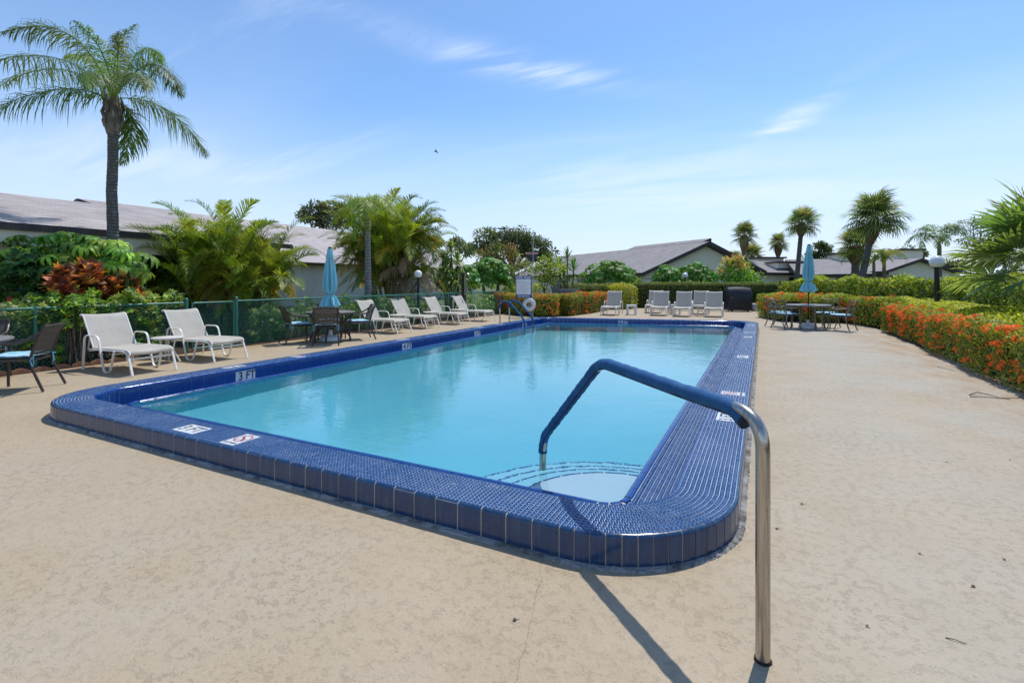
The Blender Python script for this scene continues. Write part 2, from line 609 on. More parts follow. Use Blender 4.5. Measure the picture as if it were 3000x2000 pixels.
# scalloped terracotta edging along the bed by the fence
M_TERRA = plain('terracotta', (.30, .15, .085), .8, var=.25, bump=.4)
edg = empty('garden_edging', (-10.12, 0, 0), 0, 'low scalloped terracotta edging along the fence bed', 'edging')
em = MB()
seg = [(-.12 + .03 * k, .03 + .045 * math.sin(math.pi * k / 8)) for k in range(9)]
vs = []
for x_ in (-.018, .018):
    vs += [(x_, y_, -.1) for y_, _ in seg] + [(x_, y_, z_ + .01) for y_, z_ in seg]
fs = []
for s0 in (0, 18):
    for k in range(8):
        fs.append((s0 + k, s0 + k + 1, s0 + 9 + k + 1, s0 + 9 + k))
for k in range(8):
    fs.append((9 + k, 9 + k + 1, 27 + k + 1, 27 + k))
em.add(vs, fs)
eme = em.mesh('edging_brick', M_TERRA)
for k in range(22):
    mobj('edging_brick', eme, edg, (random.uniform(-.008, .008), -.4 + .25 * k, random.uniform(-.012, .006)))

# ------------------------------------------------------------------ the pool
CUR = [(-7.05, 2.34), (-.12, 2.34), (-.12, 17.6), (-7.05, 15.94)]   # outer corners of the raised curb
R_OUT = .80
def ring(t, minr=.10):
    """inset the curb outline by t; returns straight pieces and corner arcs in order"""
    n = 4
    L = []
    for i in range(n):
        a, b = Vector(CUR[i]), Vector(CUR[(i + 1) % n])
        d = (b - a).normalized()
        nrm = Vector((-d.y, d.x))
        L.append((a + nrm * t, d, nrm))
    cor = []
    for i in range(n):
        p, d, _ = L[i - 1]
        q, e, _ = L[i]
        den = d.x * e.y - d.y * e.x
        u = ((q.x - p.x) * e.y - (q.y - p.y) * e.x) / den
        cor.append(p + d * u)
    r_ = max(minr, R_OUT - t)
    arcs = []
    for i in range(n):
        d, e = L[i - 1][1], L[i][1]
        phi = math.acos(max(-1, min(1, d.dot(e))))
        tl = r_ * math.tan(phi / 2)
        c0 = cor[i] - d * tl
        nrm = Vector((-d.y, d.x))
        cen = c0 + nrm * r_
        arcs.append((cen, r_, math.atan2(-nrm.y, -nrm.x), phi, cor[i] + e * tl, c0))
    segs = []
    for i in range(n):
        segs.append(('arc', arcs[i]))
        segs.append(('line', (arcs[i][4], arcs[(i + 1) % n][5])))
    return segs     # arc0 (near left), near side, arc1 (near right), right side, arc2, far side, arc3, left side
def outline(t, na=10):
    pts = []
    for k, s_ in ring(t):
        if k == 'arc':
            cen, r_, a0, phi, _, _ = s_
            for j in range(na + 1):
                a = a0 + phi * j / na
                pts.append(Vector((cen.x + r_ * math.cos(a), cen.y + r_ * math.sin(a))))
        else:
            pass
    return pts
def sweep(prof, na=10):
    """closed ring mesh from a list of (inset, height)"""
    rings = [outline(t, na) for t, _ in prof]
    m = len(rings[0])
    vs, fs = [], []
    for rg, (_, z_) in zip(rings, prof):
        vs += [(p.x, p.y, z_) for p in rg]
    for i in range(len(prof) - 1):
        for j in range(m):
            fs.append((i * m + j, i * m + (j + 1) % m, (i + 1) * m + (j + 1) % m, (i + 1) * m + j))
    return vs, fs

pool = empty('swimming_pool', (-3.6, 9.5, 0), 0, 'rectangular blue-tiled swimming pool with raised mosaic curb and rounded corners', 'swimming pool')
PO = Vector((-3.6, 9.5, 0))
def pmesh(name, b, mats, smooth=False):
    o = b.obj(name, mats, pool, smooth)
    o.location = -PO
    return o
CT = .165                     # top of the curb above the deck
WL = .026                     # water level
b = MB()
b.add(*sweep([(.0013, -.05), (.0013, .146), (.0045, .1565), (.0112, .1627), (.021, .1640)]))
pmesh('curb_core', b, M_GROUT_TAN)
b = MB()
b.add(*sweep([(.021, .1640), (.332, .1640), (.346, .154), (.349, .14), (.349, -.048), (.352, -.052), (.60, .006), (.625, .030), (.655, .030), (.668, .018), (.668, -.02)]))
pmesh('coping_bed', b, M_GROUT)
# lumpy old sealant along the foot of the curb
b = MB()
o1 = outline(-.030, 60)
cv, cf = [], []
prof = [(-.034, -.004), (-.026, .010), (-.012, .016), (.002, .014)]
rgs = [outline(t, 90) for t, _ in prof]
def subdiv(rg, n=160):
    out = []
    m = len(rg)
    for i in range(m):
        a, c_ = rg[i], rg[(i + 1) % m]
        k = max(1, int((c_ - a).length / .035))
        out += [a.lerp(c_, q / k) for q in range(k)]
    return out
base = subdiv(rgs[1])
mB = len(base)
cen_ = Vector((-3.6, 9.5))
for ti, (t, z_) in enumerate(prof):
    for i, p in enumerate(base):
        q = base[(i + 1) % mB] - base[i - 1]
        nn = Vector((-q.y, q.x)).normalized()
        j = random.uniform(-.006, .006) if ti < 3 else 0
        pp = p + nn * (t + .026 + j)
        cv.append((pp.x, pp.y, z_ + (random.uniform(-.010, .004) if 0 < ti < 3 else 0)))
for ti in range(3):
    for i in range(mB):
        cf.append((ti * mB + i, ti * mB + (i + 1) % mB, (ti + 1) * mB + (i + 1) % mB, (ti + 1) * mB + i))
b.add(cv, cf)
pmesh('sealant_bead', b, M_CAULK)

# basin: walls below the gutter lip and a sloping floor (shallow end near, deep end far)
def floor_z(y):
    k = min(1, max(0, (y - 6.0) / 8.0))
    return -.93 - .80 * k * k * (3 - 2 * k)
b = MB()
o_in = subdiv(outline(.664, 6), 0)
wall_v = [(p.x, p.y, .0) for p in o_in] + [(p.x, p.y, floor_z(p.y)) for p in o_in]
mW = len(o_in)
b.add(wall_v, [(i, (i + 1) % mW, mW + (i + 1) % mW, mW + i) for i in range(mW)])
ys = np.linspace(2.9, 17.0, 40)
b.add([(x, y, floor_z(y)) for y in ys for x in (-6.5, -.7)], [(2 * i, 2 * i + 1, 2 * i + 3, 2 * i + 2) for i in range(39)])
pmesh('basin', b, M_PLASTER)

# curved entry steps in the near right corner, each edged with dark dashes
SCX, SCY = -.80, 3.02
for k, (rad, zt) in enumerate(((1.48, -.73), (1.20, -.53), (.94, -.33), (.68, -.13))):
    b = MB()
    na = 28
    a0, a1 = R(84), R(186)
    vs = [(SCX, SCY, zt)]
    vs += [(SCX + rad * math.cos(a0 + (a1 - a0) * j / na), SCY + rad * math.sin(a0 + (a1 - a0) * j / na), zt) for j in range(na + 1)]
    vs += [(x, y, zt - .3) for x, y, _ in vs[1:]]
    fs = [(0, j + 1, j + 2) for j in range(na)] + [(j + 1, na + 2 + j, na + 3 + j, j + 2) for j in range(na)]
    b.add(vs, fs)
    st_ = pmesh('step', b, (M_PLASTER_TINT_MID, M_PLASTER_TINT_MID, M_PLASTER_TINT_MID, M_PLASTER_TINT_SHALLOW)[k])  # top step painted paler in place of thinner water above it
    d = MB()
    nd = int(rad * (a1 - a0) / .16)
    for q in range(nd):
        f0, f1 = a0 + (a1 - a0) * (q + .04) / nd, a0 + (a1 - a0) * (q + .96) / nd
        pts_ = []
        for rr in (rad - .012, rad + .003):
            for j in range(4):
                a = f0 + (f1 - f0) * j / 3
                pts_.append((SCX + rr * math.cos(a), SCY + rr * math.sin(a), zt + .006))
        d.add(pts_, [(j, j + 1, j + 5, j + 4) for j in range(3)])
    e = d.obj('step_edge_tile', M_TILE, st_)

# --- tiles. frame(kind, s) gives a point on the outline, tangent and inward normal
def pieces(t, pitch, arc_pitch=None, which=range(8)):
    """tile centres along the outline at inset t: (pos, angle, length, segment)"""
    out = []
    for si, (k, s_) in enumerate(ring(t)):
        if si not in which:
            continue
        if k == 'line':
            a, c_ = s_
            Ls = (c_ - a).length
            n = max(1, round(Ls / pitch))
            d = (c_ - a).normalized()
            for i in range(n):
                out.append((a + d * (Ls * (i + .5) / n), math.atan2(d.y, d.x), Ls / n, si))
        else:
            cen, r_, a0, phi, _, _ = s_
            n = max(2, round(r_ * phi / (arc_pitch or pitch)))
            for i in range(n):
                a = a0 + phi * (i + .5) / n
                out.append((Vector((cen.x + r_ * math.cos(a), cen.y + r_ * math.sin(a))), a + math.pi / 2, r_ * phi / n, si))
    return out
def prof_tile(prof, length, gap=.006, name='tile', mat=None):
    """extrude a (inward, up) profile along its own x axis"""
    b = MB()
    n = len(prof)
    h = (length - gap) / 2
    vs = [(-h, t, z_) for t, z_ in prof] + [(h, t, z_) for t, z_ in prof]
    fs = [(i, n + i, n + i + 1, i + 1) for i in range(n - 1)]
    fs += [tuple(range(n)), tuple(2 * n - 1 - i for i in range(n))]
    b.add(vs, fs)
    return b.mesh(name, mat, True, 50)
P_CURB = [(.012, .010), (0, .010), (0, .146), (.003, .156), (.010, .1635), (.022, .166), (.022, .158)]
P_TRIM = [(.331, .158), (.331, .166), (.341, .1645), (.350, .158), (.3545, .148), (.3545, .120), (.345, .120)]
P_WALL = [(.345, .1165), (.353, .1165), (.353, -.036), (.345, -.036)]
P_LIP = [(.620, .026), (.624, .0355), (.634, .039), (.655, .039), (.668, .033), (.674, .020), (.674, .002), (.664, .002)]
_tm = {}
def lay(name, prof, pitch, arc_pitch, mat, segs, jitter=.0007, skip=None):
    for pos, ang, ln, si in pieces(0, pitch, arc_pitch, segs):
        pass
    t0 = prof[0][0]
    tref = max(t for t, _ in prof) if name != 'curb_tile' else 0.0
    pr = [(t - tref, z_) for t, z_ in prof]
    for pos, ang, ln, si in pieces(tref, pitch, arc_pitch, segs):
        if skip and skip(pos, si):
            continue
        key = (name, round(ln, 4))
        if key not in _tm:
            _tm[key] = prof_tile(pr, ln, .006 if name == 'curb_tile' else .0045, name, mat)
        o = mobj(name, _tm[key], pool, (pos.x - PO.x + random.uniform(-jitter, jitter), pos.y - PO.y + random.uniform(-jitter, jitter), random.uniform(-jitter, jitter)), (0, 0, ang))
lay('curb_tile', P_CURB, .1524, .0765, M_FACE, (0, 1, 2, 3))
def lay_joined(name, prof, pitch, arc_pitch, mat, segs):
    tref = max(t for t, _ in prof) if prof is not P_CURB else 0.0
    b = MB()
    n = len(prof)
    for pos, ang, ln, si in pieces(tref, pitch, arc_pitch, segs):
        h = (ln - .0045) / 2
        ca, sa = math.cos(ang), math.sin(ang)
        vs = []
        for x_ in (-h, h):
            for t, z_ in prof:
                y_ = t - tref
                vs.append((pos.x + x_ * ca - y_ * sa, pos.y + x_ * sa + y_ * ca, z_))
        b.add(vs, [(i, n + i, n + i + 1, i + 1) for i in range(n - 1)] + [tuple(range(n)), tuple(2 * n - 1 - i for i in range(n))])
    o = pmesh(name, b, mat, True)
    o['kind'] = 'stuff'
lay_joined('hidden_curb_tiles', P_CURB, .1524, .0765, M_FACE, (4, 5, 6, 7))
lay('trim_tile', P_TRIM, .1524, .05, M_WALL, (0, 5, 6, 7))
lay_joined('hidden_trim_tiles', P_TRIM, .1524, .05, M_WALL, (1, 2, 3, 4))
# depth marks on the inner wall replace pairs of wall tiles
SEG = ring(.353)
def wall_mark_pos(si, y=None, x=None):
    ps = [p for p in pieces(.353, .1524, .06, (si,))]
    if y is not None:
        return min(ps, key=lambda q: abs(q[0].y - y))
    return min(ps, key=lambda q: abs(q[0].x - x))
MARKS = []
def mark_pair(si, txt, y=None, x=None):
    ps = pieces(.353, .1524, .06, (si,))
    i = min(range(len(ps)), key=lambda q: abs((ps[q][0].y - y) if y is not None else (ps[q][0].x - x)))
    MARKS.append((ps[i], ps[i + 1], txt))
for y_, tx in ((4.60, '3 FT'), (8.34, '4 FT'), (11.2, '5 FT'), (14.05, '6 FT')):
    mark_pair(7, tx, y=y_ + .07)
mark_pair(5, '6 FT', x=-4.0)
marked = [m[0][0] for m in MARKS] + [m[1][0] for m in MARKS]
lay('wall_tile', P_WALL, .1524, .06, M_WALL, (5, 6, 7, 0, 4), skip=lambda p, si: any((p - q).length < .02 for q in marked))
lay_joined('hidden_wall_tiles', P_WALL, .1524, .06, M_WALL, (1, 2, 3))
lay('lip_tile', P_LIP, .1524, .06, M_WALL, (5, 6, 7, 0))
lay_joined('hidden_lip_tiles', P_LIP, .1524, .06, M_WALL, (1, 2, 3, 4))

_fonts = {}
def text_mesh(s, size, mat, bold=.012, ext=.0006, align='CENTER'):
    cu = bpy.data.curves.new('lettering', 'FONT')
    cu.body = s
    cu.size = size
    cu.align_x = align
    cu.align_y = 'CENTER'
    cu.offset = bold * size
    cu.extrude = ext
    cu.resolution_u = 4
    ob = bpy.data.objects.new('lettering_tmp', cu)
    COL.objects.link(ob)
    dg = bpy.context.evaluated_depsgraph_get()
    me = bpy.data.meshes.new_from_object(ob.evaluated_get(dg))
    bpy.data.objects.remove(ob)
    bpy.data.curves.remove(cu)
    me.materials.clear()
    me.materials.append(mat)
    return me

wt_mesh = None
for p0, p1, tx in MARKS:
    for k, (pp, s_) in enumerate(((p0, 0), (p1, 1))):
        ang = pp[1]
        me = prof_tile([(t - .353, z_) for t, z_ in P_WALL], pp[2], .003, 'depth_tile', M_WHITE_TILE)
        mobj('depth_tile', me, pool, (pp[0].x - PO.x, pp[0].y - PO.y, 0), (0, 0, ang))
    ang = p0[1]
    nin = Vector((-math.sin(ang), math.cos(ang)))
    for pp, word in ((p1, tx.split()[0]), (p0, tx.split()[1])):    # the words face the water
        pos = pp[0] + nin * .0018
        o = mobj('depth_lettering', text_mesh(word, .165, M_BLACK, .010), pool, (pos.x - PO.x, pos.y - PO.y, .042), (R(90), 0, ang + math.pi))
        o.scale = (.85, 1, 1)

# mosaic: one inch tiles in rows over the coping and the gutter floor
def mosaic():
    rows = []
    n1 = 11
    for i in range(n1):
        t0, t1 = .0235 + (.3305 - .0235) * i / n1, .0235 + (.3305 - .0235) * (i + 1) / n1
        rows.append((t0, t1, .1635, .1635))
    n2 = 9
    for i in range(n2):
        t0, t1 = .356 + (.618 - .356) * i / n2, .356 + (.618 - .356) * (i + 1) / n2
        f = lambda t: -.052 + .058 * (t - .352) / .248 if t < .60 else .006 + (t - .60) * .9
        rows.append((t0, t1, f(t0), f(t1)))
    tiles = []
    for t0, t1, z0, z1 in rows:
        tm = (t0 + t1) / 2
        for pos, ang, ln, si in pieces(tm, .0268):
            tiles.append((pos.x, pos.y, ang, ln, t1 - t0, z0, z1, si))
    A = np.array(tiles)
    d = np.hypot(A[:, 0], A[:, 1] - .6)
    order = np.argsort(d)
    top = np.abs(A[order, 5] - .1635) < 1e-6
    near = order[top][:300]
    mask = np.ones(len(A), bool)
    mask[near] = False
    def build(B, rng):
        n = len(B)
        ca, sa = np.cos(B[:, 2]), np.sin(B[:, 2])
        h = B[:, 3] / 2 - .0017 - rng.uniform(0, .0005, n)
        w = B[:, 4] / 2 - .0017 - rng.uniform(0, .0005, n)
        tz = rng.normal(0, .0003, (n, 4)) + .0022
        zb = [B[:, 5], B[:, 5], B[:, 6], B[:, 6]]
        V = np.zeros((n, 8, 3))
        for k, (sx, sy) in enumerate(((-1, -1), (1, -1), (1, 1), (-1, 1))):
            x = sx * h
            y = sy * w
            X = B[:, 0] + x * ca - y * sa
            Y = B[:, 1] + x * sa + y * ca
            V[:, k, 0], V[:, k, 1], V[:, k, 2] = X, Y, zb[k] - .0005
            V[:, 4 + k, 0], V[:, 4 + k, 1], V[:, 4 + k, 2] = X, Y, zb[k] + tz[:, k]
        base = np.arange(n)[:, None] * 8
        q = np.array([[4, 5, 6, 7], [0, 1, 5, 4], [1, 2, 6, 5], [2, 3, 7, 6], [3, 0, 4, 7]])
        F = (base[:, None, :] + q[None]).reshape(-1, 4)
        return V.reshape(-1, 3), F
    V, F = build(A[mask], RNG)
    me = np_mesh('mosaic_field', V, None, F, None, M_TILE)
    o = mobj('mosaic_field', me, pool, -PO)
    o['kind'] = 'stuff'
    for i in near:
        B = A[i:i + 1].copy()
        p = Vector((B[0, 0], B[0, 1], .1635))
        ang = B[0, 2]
        key = ('mosaic', round(B[0, 3], 4))
        if key not in _tm:
            C = B.copy()
            C[0, 0:3] = 0
            C[0, 5:7] = 0
            v_, f_ = build(C, np.random.default_rng(3))
            _tm[key] = np_mesh('mosaic_tile', v_, None, f_, None, M_TILE)
        mobj('mosaic_tile', _tm[key], pool, p - PO + Vector((0, 0, random.uniform(-.0004, .0004))), (random.uniform(-.012, .012), random.uniform(-.012, .012), ang))
mosaic()

def sign_plate(kind, pos, ang, tx=None):
    """white tile let into the coping; ang turns its reading direction"""
    w_, h_ = (.285, .165) if kind == 'depth' else (.205, .255)
    if kind == 'dive':
        w_, h_ = .165, .235
    b = MB().box((0, 0, 0), (w_, h_, .008))
    o = b.obj('depth_tile' if kind == 'depth' else 'no_diving_tile', M_WHITE_TILE, pool)
    o.location = (pos[0] - PO.x, pos[1] - PO.y, .1645)
    o.rotation_euler = (0, 0, ang)
    if kind == 'depth':
        m = mobj('lettering', text_mesh(tx, .150, M_BLACK, .008), o, (0, -.003, .0046))
        m.scale = (.92, 1.05, 1)
        return
    rb = MB()
    na = 32
    vs, fs = [], []
    for j in range(na):
        a = 2 * math.pi * j / na
        for rr in (.060, .072):
            vs.append((rr * math.cos(a), .028 + rr * math.sin(a), .0046))
    for j in range(na):
        k = (j + 1) % na
        fs.append((2 * j, 2 * j + 1, 2 * k + 1, 2 * k))
    rb.add(vs, fs)
    rb.box((0, .028, .0052), (.012, .13, .0008), R(42))
    rb.obj('prohibition_ring', M_RED, o)
    db = MB()
    db.tube([(-.03, .045, .0044), (0, .035, .0044), (.018, .018, .0044), (.03, .0, .0044)], [.007, .011, .008, .004], 6, flat=.05)
    db.tube([(.018, .018, .0044), (.035, .028, .0044)], .005, 6, flat=.05)
    db.lathe([(.009, .0044), (.009, .0050)], 12, (.034, -.012, 0))
    db.box((-.005, -.008, .0047), (.09, .004, .0006))
    db.obj('diver_figure', M_BLACK, o)
    mobj('lettering', text_mesh('NO DIVING', .027, M_BLACK, .02), o, (0, -.083, .0046))
sign_plate('depth', (-4.28, 2.495), 0, '3 FT')
sign_plate('dive', (-3.66, 2.50), 0)
for y_, k, tx in ((4.93, 'depth', '3 FT'), (6.0, 'dive', None), (9.01, 'depth', '4 FT'), (12.29, 'depth', '5 FT'), (13.39, 'dive', None), (15.6, 'depth', '6 FT')):
    sign_plate(k, (-.295, y_), R(90), tx)
for y_, k, tx in ((4.60, 'depth', '3 FT'), (5.71, 'dive', None), (8.40, 'depth', '4 FT'), (11.6, 'depth', '5 FT'), (12.7, 'dive', None)):
    sign_plate(k, (-6.87, y_), R(-90), tx)
fa = math.atan2(1.66, 6.93)
sign_plate('depth', (-4.12, 16.47), fa + math.pi, '6 FT')
sign_plate('dive', (-3.55, 16.6), fa + math.pi)

# water surface, an open sheet; its depth tint is painted into the plaster
b = MB()
vw, fw = sweep([(.660, WL), (.690, WL), (.75, WL)], 8)
mo = len(outline(.668, 8))
b.add(vw, fw)
b.f.append(tuple(range(len(vw) - mo, len(vw))))
b.m.append(0)
wat = setp(b.obj('pool_water', M_WATER), 'clear turquoise water filling the pool', kind='structure')
wat.data.polygons.foreach_set('use_smooth', [True] * len(wat.data.polygons))
wat.cycles.is_caustics_caster = True
for o in list(pool.children) + [q for c in pool.children for q in c.children]:
    if o.name.split('.')[0] in ('basin', 'step', 'step_edge_tile', 'coping_bed', 'mosaic_field', 'lip_tile', 'hidden_lip_tiles'):
        o.cycles.is_caustics_receiver = True

# ------------------------------------------------------------------ handrails
M_PAD = NT('blue_neoprene')
def _pad():
    t = M_PAD
    co = t.coord('Object')
    a = t.noise(t.map(co, (1, 1, 1)), 9, 4, .6)
    wv = t.node('ShaderNodeTexWave')
    t.l.new(co, wv.inputs['Vector'])
    wv.inputs['Scale'].default_value = 9
    wv.inputs['Distortion'].default_value = 6
    wv.inputs['Detail'].default_value = 2
    c = t.mix(t.step(a, .3, .7), (.016, .085, .215), (.030, .125, .28))
    h = t.math('ADD', t.noise(co, 500, 2), t.math('MULTIPLY', wv.outputs[0], .6))
    return t.set(c, .78, 0, t.bump(h, .22, .004), .3)
M_PAD = _pad()
M_ZIP = plain('black_seam', (.010, .012, .020), .7)
rail = empty('entry_handrail', (0, 2.06, 0), 0, 'steel entry handrail with blue padded cover bridging the near pool corner', 'handrail')
dirv = Vector((-1.502, 1.424, 0)).normalized()
def rl(t, z_):            # point in the plane of the rail, t metres from the post
    return Vector((dirv.x * t, dirv.y * t, z_))
path = arc_pts([rl(0, -.02), rl(0, .905), rl(.46, .905), rl(1.19, .925), rl(2.03, .24), rl(2.07, .10), rl(2.07, -.12)], .13, 7)
b = MB().tube(path, .0255, 16)
b.obj('rail_tube', M_STEEL, rail, True)
cov = arc_pts([rl(.075, .862), rl(.15, .905), rl(.46, .908), rl(1.19, .928), rl(2.03, .24), rl(2.07, .14), rl(2.07, .098)], .10, 7)
# even out and give the sleeve slight folds
cv2 = []
for i in range(len(cov) - 1):
    k = max(1, int((cov[i + 1] - cov[i]).length / .012))
    cv2 += [cov[i].lerp(cov[i + 1], q / k) for q in range(k)]
cv2.append(cov[-1])
rads = [.0325 + .0014 * math.sin(i * .37) * math.sin(i * .05) + .0011 * math.sin(i * .93 + 1) + random.uniform(-.0004, .0004) for i in range(len(cv2))]
cvo = MB().tube(cv2, rads, 18).obj('padded_cover', M_PAD, rail, True)
sm = MB()
side = dirv.cross(Vector((0, 0, 1)))
seam = []
for i, p in enumerate(cv2[8:]):
    q = cv2[min(i + 9, len(cv2) - 1)] - p
    q = q.normalized() if q.length > 1e-6 else Vector((0, 0, -1))
    nn = (q.cross(side)).normalized()
    if nn.z > 0:
        nn = -nn
    seam.append(p + (nn * .86 - side * .5).normalized() * .0325)
sm.tube(seam, .0042, 6)
sm.obj('seam', M_ZIP, cvo, True)
MB().tube([cv2[0], cv2[1]], .0335, 18).obj('cover_hem', M_ZIP, cvo, True)
b = MB()
for j in range(26):
    a = 2 * math.pi * j / 26
    b.box((.0275 * math.cos(a), .0275 * math.sin(a), .002), (random.uniform(.003, .008), random.uniform(.004, .009), random.uniform(.004, .011)), a)
b.obj('rust_collar', plain('rust_crust', (.035, .022, .014), .9, bump=.5), rail)

ladder = empty('pool_ladder', (-7.2, 13.7, 0), 0, 'pair of steel ladder rails with blue covers at the far left pool edge', 'ladder')
M_STEEL_B = plain('bright_steel', (.55, .55, .55), .25, .95)
L0 = Vector((-7.2, 13.7, 0))
pts2 = []
for wx, wy in ((-7.22, 13.42), (-7.18, 13.98)):
    base = Vector((wx, wy, 0)) - L0
    d = Vector((1, .02, 0))
    path = arc_pts([base, base + Vector((0, 0, .80)), base + d * .30 + Vector((0, 0, .80)), base + d * .80 + Vector((0, 0, .30)), base + d * .85 + Vector((0, 0, -.5))], .17, 7)
    MB().tube(path, .022, 12).obj('rail', M_STEEL_B, ladder, True)
    cov = arc_pts([base + Vector((0, 0, .58)), base + Vector((0, 0, .80)), base + d * .30 + Vector((0, 0, .80)), base + d * .80 + Vector((0, 0, .30)), base + d * .85 + Vector((0, 0, .035))], .17, 7)
    MB().tube(cov, .029, 12).obj('padded_cover', M_PAD, ladder, True)
    pts2.append(base + d * .85)
for z_ in (-.14, -.38):
    MB().box(((pts2[0] + pts2[1]) / 2) + Vector((0, 0, z_)), (.09, (pts2[1] - pts2[0]).length, .03), math.atan2(*( (pts2[1]-pts2[0]).y, (pts2[1]-pts2[0]).x)) - R(90)).obj('rung', M_STEEL_B, ladder)
# ------------------------------------------------------------------ furniture
M_FRAME = plain('cream_powder_coat', (.80, .755, .66), .42, var=.05, wear=(.62, .56, .47))
def mat_sling():
    t = NT('sling_fabric')
    co = t.coord('Object')
    a = t.noise(t.map(co, (1, 1, 1)), 5, 5, .65)
    wv = t.noise(t.map(co, (220, 8, 220)), 3, 2)
    c = t.mix(t.step(a, .3, .72), (.58, .52, .43), (.68, .62, .52))
    c = t.mix(t.math('MULTIPLY', t.step(wv, .35, .65), .35), c, (.48, .455, .41))
    c = t.mix(t.math('MULTIPLY', t.step(t.noise(co, 2.2, 4), .55, .72), .3), c, (.46, .42, .36))
    h = t.noise(co, 700, 2)
    m = t.set(c, .75, 0, t.bump(h, .25, .002), .3)
    tl = t.node('ShaderNodeBsdfTranslucent')
    t.put(tl.inputs[0], c)
    mx = t.node('ShaderNodeMixShader')
    mx.inputs[0].default_value = .22
    t.l.new(t.b.outputs[0], mx.inputs[1])
    t.l.new(tl.outputs[0], mx.inputs[2])
    t.l.new(mx.outputs[0], t.out.inputs['Surface'])
    return m
M_SLING = mat_sling()
M_PLAST = plain('cream_plastic', (.62, .58, .51), .5, var=.08)
M_WPLAST = plain('white_plastic', (.72, .73, .74), .45, var=.05)

def strip(b, left, right, thick=.004):
    """thin cloth between two edge curves"""
    n = len(left)
    vs = []
    for l_, r_ in zip(left, right):
        for k in range(7):
            f = k / 6
            p = Vector(l_).lerp(Vector(r_), f)
            p.z -= .016 * math.sin(math.pi * f)
            vs.append(p)
    fs = [(i * 7 + k, i * 7 + k + 1, (i + 1) * 7 + k + 1, (i + 1) * 7 + k) for i in range(n - 1) for k in range(6)]
    m = len(vs)
    vs += [Vector(p) - Vector((0, 0, thick)) for p in vs]
    fs += [tuple(m + q for q in reversed(f)) for f in fs]
    rim = [i * 7 for i in range(n)] + [(n - 1) * 7 + k for k in range(1, 7)] + [i * 7 + 6 for i in range(n - 2, -1, -1)] + [k for k in range(5, 0, -1)]
    fs += [(rim[i], m + rim[i], m + rim[(i + 1) % len(rim)], rim[(i + 1) % len(rim)]) for i in range(len(rim))]
    b.add(vs, fs)

def make_lounger(loc, rz, label, group, recline=0.0, lift=0):
    """origin between the rear feet, +X towards the foot end"""
    t = empty('chaise_lounge', loc, rz, label, 'lounge chair', group)
    W = .345
    for s in (-1, 1):
        y = s * W
        # arm loop: rear leg, arm, down to the floor, along it and up to the seat rail
        p = arc_pts([(-.02, y, .012), (.03, y, .56), (.42, y, .56), (.60, y, .014), (.76, y, .014), (.86, y * .97, .355)], .085, 5)
        MB().tube(p, .0185, 8, flat=.62, up=(0, 0, 1)).obj('arm_loop', M_FRAME, t, True)
        yi = s * (W - .035)
        p = arc_pts([(.10, yi, .33), (.5, yi, .335), (1.10, yi, .345), (1.205, yi, .30), (1.22, yi, .18), (1.27, yi, .012)], .10, 6)
        p = arc_pts([(.08, yi, .34), (.6, yi, .345), (1.16, yi, .365), (1.30, yi, .012)], .13, 7)
        MB().tube(p, .0195, 8, flat=.62, up=(0, 0, 1)).obj('leg_rail', M_FRAME, t, True)
    b = MB()
    for x, z_ in ((.12, .318), (.78, .30), (1.17, .245)):
        b.tube([(x, -W + .02, z_), (x, W - .02, z_)], .014, 8)
    b.obj('crossbar', M_FRAME, t, True)
    ys = W - .058
    sx = [.17, .4, .7, 1.0, 1.10, 1.16, 1.195, 1.205, 1.19, 1.15]
    sz = [.372, .376, .382, .386, .386, .378, .360, .335, .312, .305]
    b = MB()
    strip(b, [(x, ys, z_) for x, z_ in zip(sx, sz)], [(x, -ys, z_) for x, z_ in zip(sx, sz)])
    b.obj('seat_sling', M_SLING, t, True)
    b = MB()
    for s in (-1, 1):
        b.tube([(x, s * (ys + .012), z_ - .012) for x, z_ in zip(sx, sz)], .015, 8)
    b.obj('seat_rail', M_FRAME, t, True)
    a = R(58 + recline)
    ca, sa = math.cos(a), math.sin(a)
    hx, hz = .19, .372
    L = .585 + lift
    prof = [(hx - ca * L * q, hz + sa * L * q) for q in (0, .2, .4, .6, .8, .93)]
    ex, ez = prof[-1]
    prof += [(ex - .028, ez + .034), (ex - .065, ez + .052), (ex - .10, ez + .050), (ex - .115, ez + .030)]
    b = MB()
    strip(b, [(x, ys - .004, z_) for x, z_ in prof], [(x, -ys + .004, z_) for x, z_ in prof])
    b.obj('back_sling', M_SLING, t, True)
    b = MB()
    for s in (-1, 1):
        b.tube([(x - .006, s * (ys + .010), z_ - .010) for x, z_ in prof], .0145, 8)
    b.tube([(prof[-1][0], -ys, prof[-1][1] - .008), (prof[-1][0], ys, prof[-1][1] - .008)], .013, 8)
    b.obj('back_frame', M_FRAME, t, True)
    b = MB()
    for s in (-1, 1):
        b.tube([(.19 - ca * .3, s * (ys - .02), .372 + sa * .3 - .02), (-.06 + .02, s * (ys - .02), .33)], .010, 6)
    b.obj('back_prop', M_FRAME, t, True)
    return t

